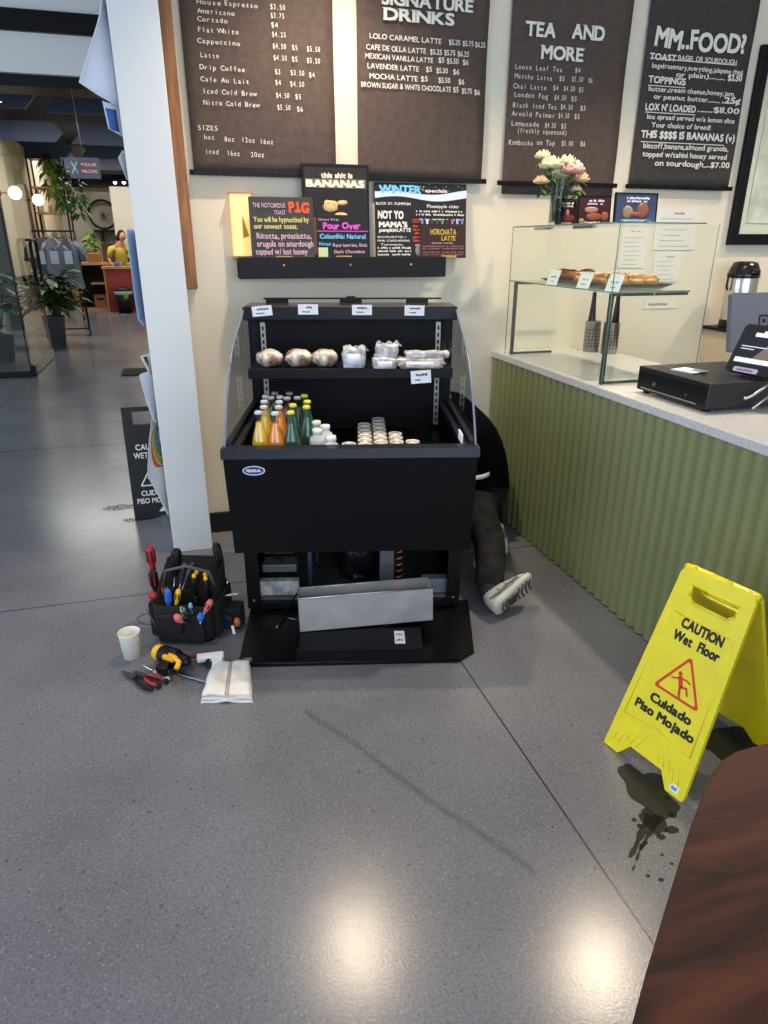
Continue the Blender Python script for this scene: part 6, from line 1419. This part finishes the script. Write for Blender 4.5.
def foliage(g, c, n, L_, W_, spread, sd, droop=.5, up=.6, mi=0):
    rnd = random.Random(sd)
    for i in range(n):
        a = rnd.uniform(0, 2*PI); el = rnd.uniform(-.25, 1.2)*up; l_ = L_*rnd.uniform(.6, 1.15); w_ = W_*rnd.uniform(.7, 1.2)
        st = Vector(c)+Vector((math.cos(a)*spread[0]*rnd.random(), math.sin(a)*spread[1]*rnd.random(), spread[2]*rnd.uniform(-1, 1)))
        d_ = Vector((math.cos(a)*math.cos(el), math.sin(a)*math.cos(el), math.sin(el))); s_ = Vector((-math.sin(a), math.cos(a), rnd.uniform(-.4, .4)))
        g.grid(lambda u, v: tuple(st+d_*l_*v+s_*((u-.5)*w_*math.sin(PI*min(1, v*.92+.08)))+Vector((0, 0, -droop*l_*v*v+.12*w_*abs(u-.5)))), 2, 4, mi=mi)
def plant(label, x, y, h, sd, n=90, L_=.22, W_=.075, sp=(.16, .16, .28), potm='blackp', lm='leafd', ph=.42, pr_=.17, name='potted_plant'):
    t = thing(name, label, 'plant', (x, y, 0))
    g = MB(); g.lathe([(0, 0), (pr_*.75, 0), (pr_, ph), (pr_*1.06, ph), (pr_*1.06, ph+.02), (pr_*.9, ph+.02), (pr_*.88, ph-.03), (0, ph-.03)], 22); g.build('pot', potm, t)
    g = MB(); rnd = random.Random(sd)
    for i in range(7): a = rnd.uniform(0, 6.28); g.tube([(0, 0, ph-.04), (.05*math.cos(a), .05*math.sin(a), ph+.15), (.17*math.cos(a), .17*math.sin(a), h-.25*rnd.random())], .008, 5)
    g.build('stems', 'leaf', t)
    g = MB(); foliage(g, (0, 0, (ph+h)/2+.08), n, L_, W_, sp, sd); g.build('foliage', lm, t); return t
P = PZ(56, 346, 0)
plant('bushy dark green plant in a grey pot on the floor past the glass door', P.x+.02, P.y+.1, 1.0, 3, 230, .34, .10, (.30, .24, .24), colm('pot_grey', (96, 98, 104), .6), 'leafd', .42, .16)
P = PY(14, 330, 10.6); plant('broad leaved plant behind the fixed storefront pane at the left edge', -2.35, 10.3, 1.15, 8, 60, .30, .17, (.14, .14, .3), colm('pot_grey', (96, 98, 104)), 'leaf', .35, .16)
plant('low plant with arching stems near the pane, leftmost in the photo', -2.42, 9.5, .62, 12, 30, .32, .14, (.1, .1, .12), colm('pot_cream', (196, 188, 172), .7), 'leaf', .22, .14)
t = thing('low_wall_unit', 'pale low cabinet behind the storefront pane at the left edge', 'cabinet', (-2.75, 11.2, 0))
g = MB(); g.box((-.5, 0, 0), (.25, .5, .62), bev=.01); g.build('body', colm('pale_unit', (186, 190, 190), .6), t); g = MB(); g.box((-.51, -.01, .62), (.26, .51, .65)); g.build('top', 'lightwood', t)
# garment rack
t = thing('garment_rack', 'black garment rack with grey clothes standing behind the bushy plant', 'rack', (-1.88, 12.9, 0))
g = MB()
for x in (-.33, .33):
    g.tube([(x, 0, .04), (x, 0, 1.66)], .014, 8); g.tube([(x, -.2, .03), (x, .2, .03)], .014, 8)
g.tube([(-.33, 0, 1.66), (.33, 0, 1.66)], .014, 8); g.tube([(-.33, 0, .12), (.33, 0, .12)], .012, 8); g.build('frame', 'black', t)
for i, (x, c_, lb) in enumerate(((-.22, (70, 74, 84), 'charcoal shirt with pale print, leftmost on the garment rack'), (-.02, (116, 120, 128), 'mid grey shirt in the middle of the garment rack'), (.19, (92, 98, 112), 'blue grey shirt, rightmost on the garment rack'))):
    t = thing('hanging_shirt', lb, 'clothing', (-1.88+x, 12.86, .78), 0, 'shirts on the garment rack')
    g = MB()
    def body(u, v, x=x, i=i):
        w_ = .17 if v < .78 else .17-.12*((v-.78)/.22); a = (u)*2*PI
        return (w_*math.cos(a)+.012*math.sin(v*9+i), .06*math.sin(a)+.015*math.sin(a*4+i), .78*v)
    g.grid(body, 24, 10); g.build('shirt_body', colm('shirt_%d' % i, c_, .9), t)
    for s_ in (-1, 1): g = MB(); g.tube([(s_*.10, 0, .70), (s_*.19, -.01, .60), (s_*.22, -.02, .42)], [.05, .052, .055], 8); g.build('sleeve', colm('shirt_%d' % i, c_), t)
    g = MB(); g.tube([(-.12, 0, .76), (0, 0, .81), (.12, 0, .76)], .006, 6); g.tube([(0, 0, .81), (0, .0, .86), (.015, 0, .885)], .004, 6); g.build('hanger', 'black', t)
    g = MB(); g.grid(lambda u, v: (-.06+.12*u, -.082, .38+.2*v), 3, 3); g.build('chest_print', colm('shirt_print', (170, 176, 184), .8), t)
# ladder shelf with trailing plants
t = thing('ladder_shelf', 'tall black ladder shelf with wooden boards against the left shop wall', 'shelf', (-2.25, 15.6, 0))
g = MB()
for x in (-.28, .30):
    for y in (0, .5): g.box((x-.015, y-.015, 0), (x+.015, y+.015, 3.0))
g.box((-.28, -.01, 2.96), (.30, .51, 2.99)); g.build('frame', 'black', t)
for z in (.5, 1.0, 1.5, 2.0, 2.45): g = MB(); g.box((-.27, -.01, z), (.29, .5, z+.03)); g.build('board', 'lightwood', t)
for px, py, sd, lb, lm, n_ in ((49, 175, 4, 'bright trailing plant high on the ladder shelf', 'leafl', 80), (62, 185, 5, 'darker trailing plant at the top right of the ladder shelf', 'leaf', 60), (78, 198, 6, 'trailing vine hanging right of the ladder shelf', 'leaf', 50)):
    P = PY(px, py, 15.7); t = thing('trailing_plant', lb, 'plant', P)
    g = MB(); foliage(g, (0, 0, -.05), n_, .20, .08, (.10, .12, .34), sd, 1.0, .4); g.build('foliage', lm, t)
    g = MB(); g.lathe([(.05, 0), (.08, .14), (0, .14)], 12, Mx=T(0, 0, .20)); g.tube([(0, 0, .3), (.0, 0, 3.0-P.z+.0)], .004, 5); g.build('hanging_pot', 'blackp', t)
random.seed(31)
for z, k_ in ((.53, 3), (1.03, 3), (1.53, 3), (2.03, 2)):
    for i in range(k_):
        c_ = random.choice(((150, 130, 104), (214, 208, 196), (52, 54, 60), (120, 134, 110), (176, 150, 120)))
        g = MB(); x = -2.25-.18+i*.17; h_ = random.uniform(.12, .28); r_ = random.uniform(.04, .06)
        g.lathe([(0, 0), (r_*.9, 0), (r_, .02), (r_, h_*.7), (r_*.6, h_*.85), (r_*.6, h_), (0, h_)], 12, Mx=T(x, 15.72, z))
        o = g.build('shop_jar', colm('jar_%d_%d_%d' % c_, c_, .5), origin=(x, 15.72, z)); tag(o, '%s jar on the %s board of the ladder shelf' % (['left', 'middle', 'right'][i], {.53: 'lowest', 1.03: 'second', 1.53: 'third', 2.03: 'fourth'}[z]), 'jar', 'jars on the ladder shelf')
# worktable, red desk, bin, box, person
x0 = PY(78, 266, 17.7).x; x1 = PY(101, 266, 17.7).x
t = thing('work_table', 'wooden topped black work table left of the red desk', 'table', ((x0+x1)/2, 17.7, 0)); hw_ = (x1-x0)/2+.15
g = MB(); g.box((-hw_, 0, 1.0), (hw_, .68, 1.06), bev=.005); g.build('tabletop', 'lightwood', t)
for sx in (-1, 1): g = MB(); g.box((sx*(hw_-.03)-.03, .02, 0), (sx*(hw_-.03)+.03, .68, 1.0)); g.build('side_panel', 'lightwood', t)
g = MB(); g.box((-hw_+.06, .62, .04), (hw_-.06, .66, 1.0)); g.build('back_panel', 'blackp', t)
g = MB(); g.box((-.02, .05, .58), (hw_-.06, .6, .62)); g.build('middle_shelf', 'lightwood', t); g = MB(); g.box((-hw_, 0.02, .0), (hw_, .66, .05)); g.build('bottom_board', 'lightwood', t)
t = thing('wooden_crate', 'light wooden crate on the bottom board of the work table', 'crate', ((x0+x1)/2+.12, 17.95, .051)); g = MB(); g.box((-.14, -.12, 0), (.14, .12, .30), bev=.01)
g.build('crate_body', 'batten', t); g = MB(); g.box((-.08, -.126, .18), (.08, -.12, .22)); g.build('hand_hole', 'black', t)
x0 = PY(104, 268, 17.2).x; x1 = PY(140, 268, 17.2).x
t = thing('red_desk', 'reception desk with ribbed red front and pale wooden top', 'desk', ((x0+x1)/2, 17.2, 0)); hw_ = (x1-x0)/2
g = MB(); g.box((-hw_, .02, 0), (hw_, .45, .93)); 
for i in range(18): g.tube([(-hw_+(i+.5)*hw_*2/18, .02, .02), (-hw_+(i+.5)*hw_*2/18, .02, .93)], .016, 6)
g.build('ribbed_front', 'redpanel', t); g = MB(); g.box((-hw_-.06, -.03, .93), (hw_+.02, .5, .985), bev=.005); g.build('desktop', 'lightwood', t)
g = MB(); g.box((-hw_-.03, .0, 0), (-hw_, .46, .93)); g.build('wood_end', 'lightwood', t)
P = PZ(128, 312, 0); t = thing('trash_can', 'black pedal bin with pale bag rim in front of the red desk', 'bin', (P.x-.03, P.y-.22, 0))
g = MB(); g.lathe([(0, 0), (.15, 0), (.19, .44), (0, .44)], 22); g.build('bin_body', 'blackp', t); g = MB(); g.lathe([(.193, .40), (.205, .42), (.20, .47), (.19, .47)], 22, caps=False); g.build('bag_rim', colm('bag_grey', (148, 160, 164), .5), t)
g = MB(); g.ball((0, 0, .47), (.19, .19, .10), 2); g.build('lid', 'blackp', t); g = MB(); g.ball((.06, -.19, .36), (.05, .02, .06), 2, amp=.4, fr=4); g.build('label', 'leafl', t)
P = PY(95, 262, 17.9); t = thing('wooden_box', 'orange wooden planter box on the work table', 'box', (P.x, 17.9, 1.061)); g = MB(); g.box((-.14, -.1, 0), (.14, .1, .22), bev=.008); g.build('box_body', 'batten', t); g = MB(); g.box((-.144, -.104, .17), (.144, .104, .2)); g.build('rim', 'lightwood', t)
P = PY(90, 240, 17.95); t = thing('leafy_plant', 'bright green leafy plant above the orange box on the work table', 'plant', (P.x, 18.12, 1.061))
g = MB(); g.lathe([(.06, 0), (.09, .2), (0, .2)], 14); g.build('pot', 'blackp', t); g = MB(); foliage(g, (0, 0, .42), 60, .2, .09, (.1, .1, .2), 9); g.build('foliage', 'leafl', t)
P = PY(117, 264, 17.35); t = thing('purple_mug', 'purple and white mug on the red desk', 'mug', (P.x, 17.38, .986)); g = MB(); g.lathe([(.05, 0), (.055, .1), (.05, .1), (.046, .01)], 16, caps=False); g.lathe([(0, .008), (.048, .008)], 16); g.build('mug_body', colm('mug_purple', (84, 76, 150), .4), t); g = MB(); g.tube([(.05, 0, .08), (.085, 0, .07), (.085, 0, .035), (.05, 0, .025)], .007, 6); g.build('handle', 'white', t)
# bicycle wheel and shelf on the far wall
P = PY(104, 224, 19.3); t = thing('bicycle_wheel', 'black bicycle wheel hanging on the far shop wall', 'wheel', (P.x, 19.33, PY(94, 232, 19.2).z+.05+.348))
g = MB(); rw = .32; g.tube([(rw*math.cos(2*PI*i/40), 0, rw*math.sin(2*PI*i/40)) for i in range(40)], .028, 8, closed=True); g.build('tyre', 'blackp', t)
g = MB(); g.tube([(rw*.92*math.cos(2*PI*i/40), 0, rw*.92*math.sin(2*PI*i/40)) for i in range(40)], .010, 6, closed=True)
for i in range(20): a = 2*PI*i/20; g.tube([(0, 0, 0), (rw*.92*math.cos(a), 0, rw*.92*math.sin(a))], .003, 4)
g.lathe([(.04, -.05), (.04, .05)], 14, Mx=RX(90)); g.build('rim_and_spokes', 'darkmetal', t)
A = PY(94, 232, 19.2); B = PY(132, 232, 19.2)
t = thing('far_shelf', 'dark wall shelf on the far wall behind the reception desk', 'shelf', ((A.x+B.x)/2, 19.49, A.z)); g = MB(); g.box((-(B.x-A.x)/2, -.3, 0), ((B.x-A.x)/2, 0, .05)); g.build('board', 'black', t)
g = MB()
for sx in (-.6, .6): g.box((sx*(B.x-A.x)/2-.02, -.28, -.22), (sx*(B.x-A.x)/2+.02, 0, 0))
g.build('brackets', 'black', t)
g = MB(); g.box((A.x+.1, 19.46, .95), (B.x, 19.495, A.z-.25)); o = g.build('cork_board', colm('brown_cork', (110, 84, 62), .8), origin=((A.x+B.x)/2, 19.49, 1)); tag(o, 'brown board on the far wall beneath the dark shelf', 'board')
# person at the desk
P = PY(117, 246, 17.95); px_, py_ = P.x+.06, 18.1
pr2 = thing('person', 'dark haired person in yellow shirt leaning over the red desk', 'person', (px_-.02, py_, 0))
V = [(0, .12, .92), (0, .10, 1.10), (.01, .04, 1.28), (.03, -.03, 1.40), (.06, -.08, 1.48), (.08, -.11, 1.56),
     (-.10, .12, .88), (-.11, .12, .48), (-.11, .16, .08), (-.11, .05, .04), (.10, .12, .88), (.11, .12, .48), (.11, .16, .08), (.11, .05, .04),
     (-.19, -.02, 1.36), (-.27, -.06, 1.14), (-.22, -.26, 1.06), (.22, -.04, 1.36), (.29, -.10, 1.14), (.22, -.30, 1.06)]
E_ = [(0, 1), (1, 2), (2, 3), (3, 4), (4, 5), (0, 6), (6, 7), (7, 8), (8, 9), (0, 10), (10, 11), (11, 12), (12, 13), (3, 14), (14, 15), (15, 16), (3, 17), (17, 18), (18, 19)]
rd = [.11, .10, .11, .09, .055, .05, .085, .06, .042, .035, .085, .06, .042, .035, .05, .038, .026, .05, .038, .026]
skin('body', V, E_, rd, 'skin', pr2, 1)
g = MB(); g.tube([(0, .12, .93), (0, .10, 1.10), (.01, .04, 1.27), (.03, -.02, 1.38), (.045, -.05, 1.44)], [.15, .145, .155, .13, .06], 18)
for sx in (-1, 1): g.tube([(.03+sx*.08, -.01, 1.36), (.01+sx*.20, -.03, 1.34), (.01+sx*.27, -.08, 1.17)], [.08, .078, .062], 14)
g.build('yellow_shirt', colm('lemon_shirt', (206, 190, 86), .9), pr2)
skin('trousers', [V[i] for i in (0, 6, 7, 8, 10, 11, 12)], [(0, 1), (1, 2), (2, 3), (0, 4), (4, 5), (5, 6)], [.15, .10, .078, .065, .10, .078, .065], colm('navy_trousers', (40, 44, 60), .9), pr2, 1)
g = MB(); g.ball((.10, -.14, 1.62), (.075, .092, .11), 3); g.ball((.13, -.235, 1.60), (.014, .02, .016), 1)
for s_ in (-1, 1): g.ball((.10+s_*.078, -.13, 1.61), (.01, .02, .026), 1)
hd = g.build('head', 'skin', pr2); g = MB(); g.ball((.085, -.11, 1.65), (.092, .105, .11), 3, amp=.1, fr=5); g.ball((.0, -.03, 1.58), (.06, .06, .08), 2, amp=.1); g.build('hair', 'hairb', hd)
g = MB(); 
for s_ in (-1, 1): g.ball((.125+s_*.028, -.222, 1.63), (.009, .006, .006), 1)
g.tube([(.105, -.225, 1.565), (.125, -.230, 1.563), (.145, -.224, 1.565)], .004, 5); g.build('eyes_and_mouth', colm('dark_feature', (60, 34, 30), .6), hd)
hand((-.22, -.28, 1.05), (.35, -.9, -.05), (.9, .35, 0), pr2); hand((.22, -.32, 1.05), (-.35, -.9, -.05), (.9, -.35, 0), pr2)
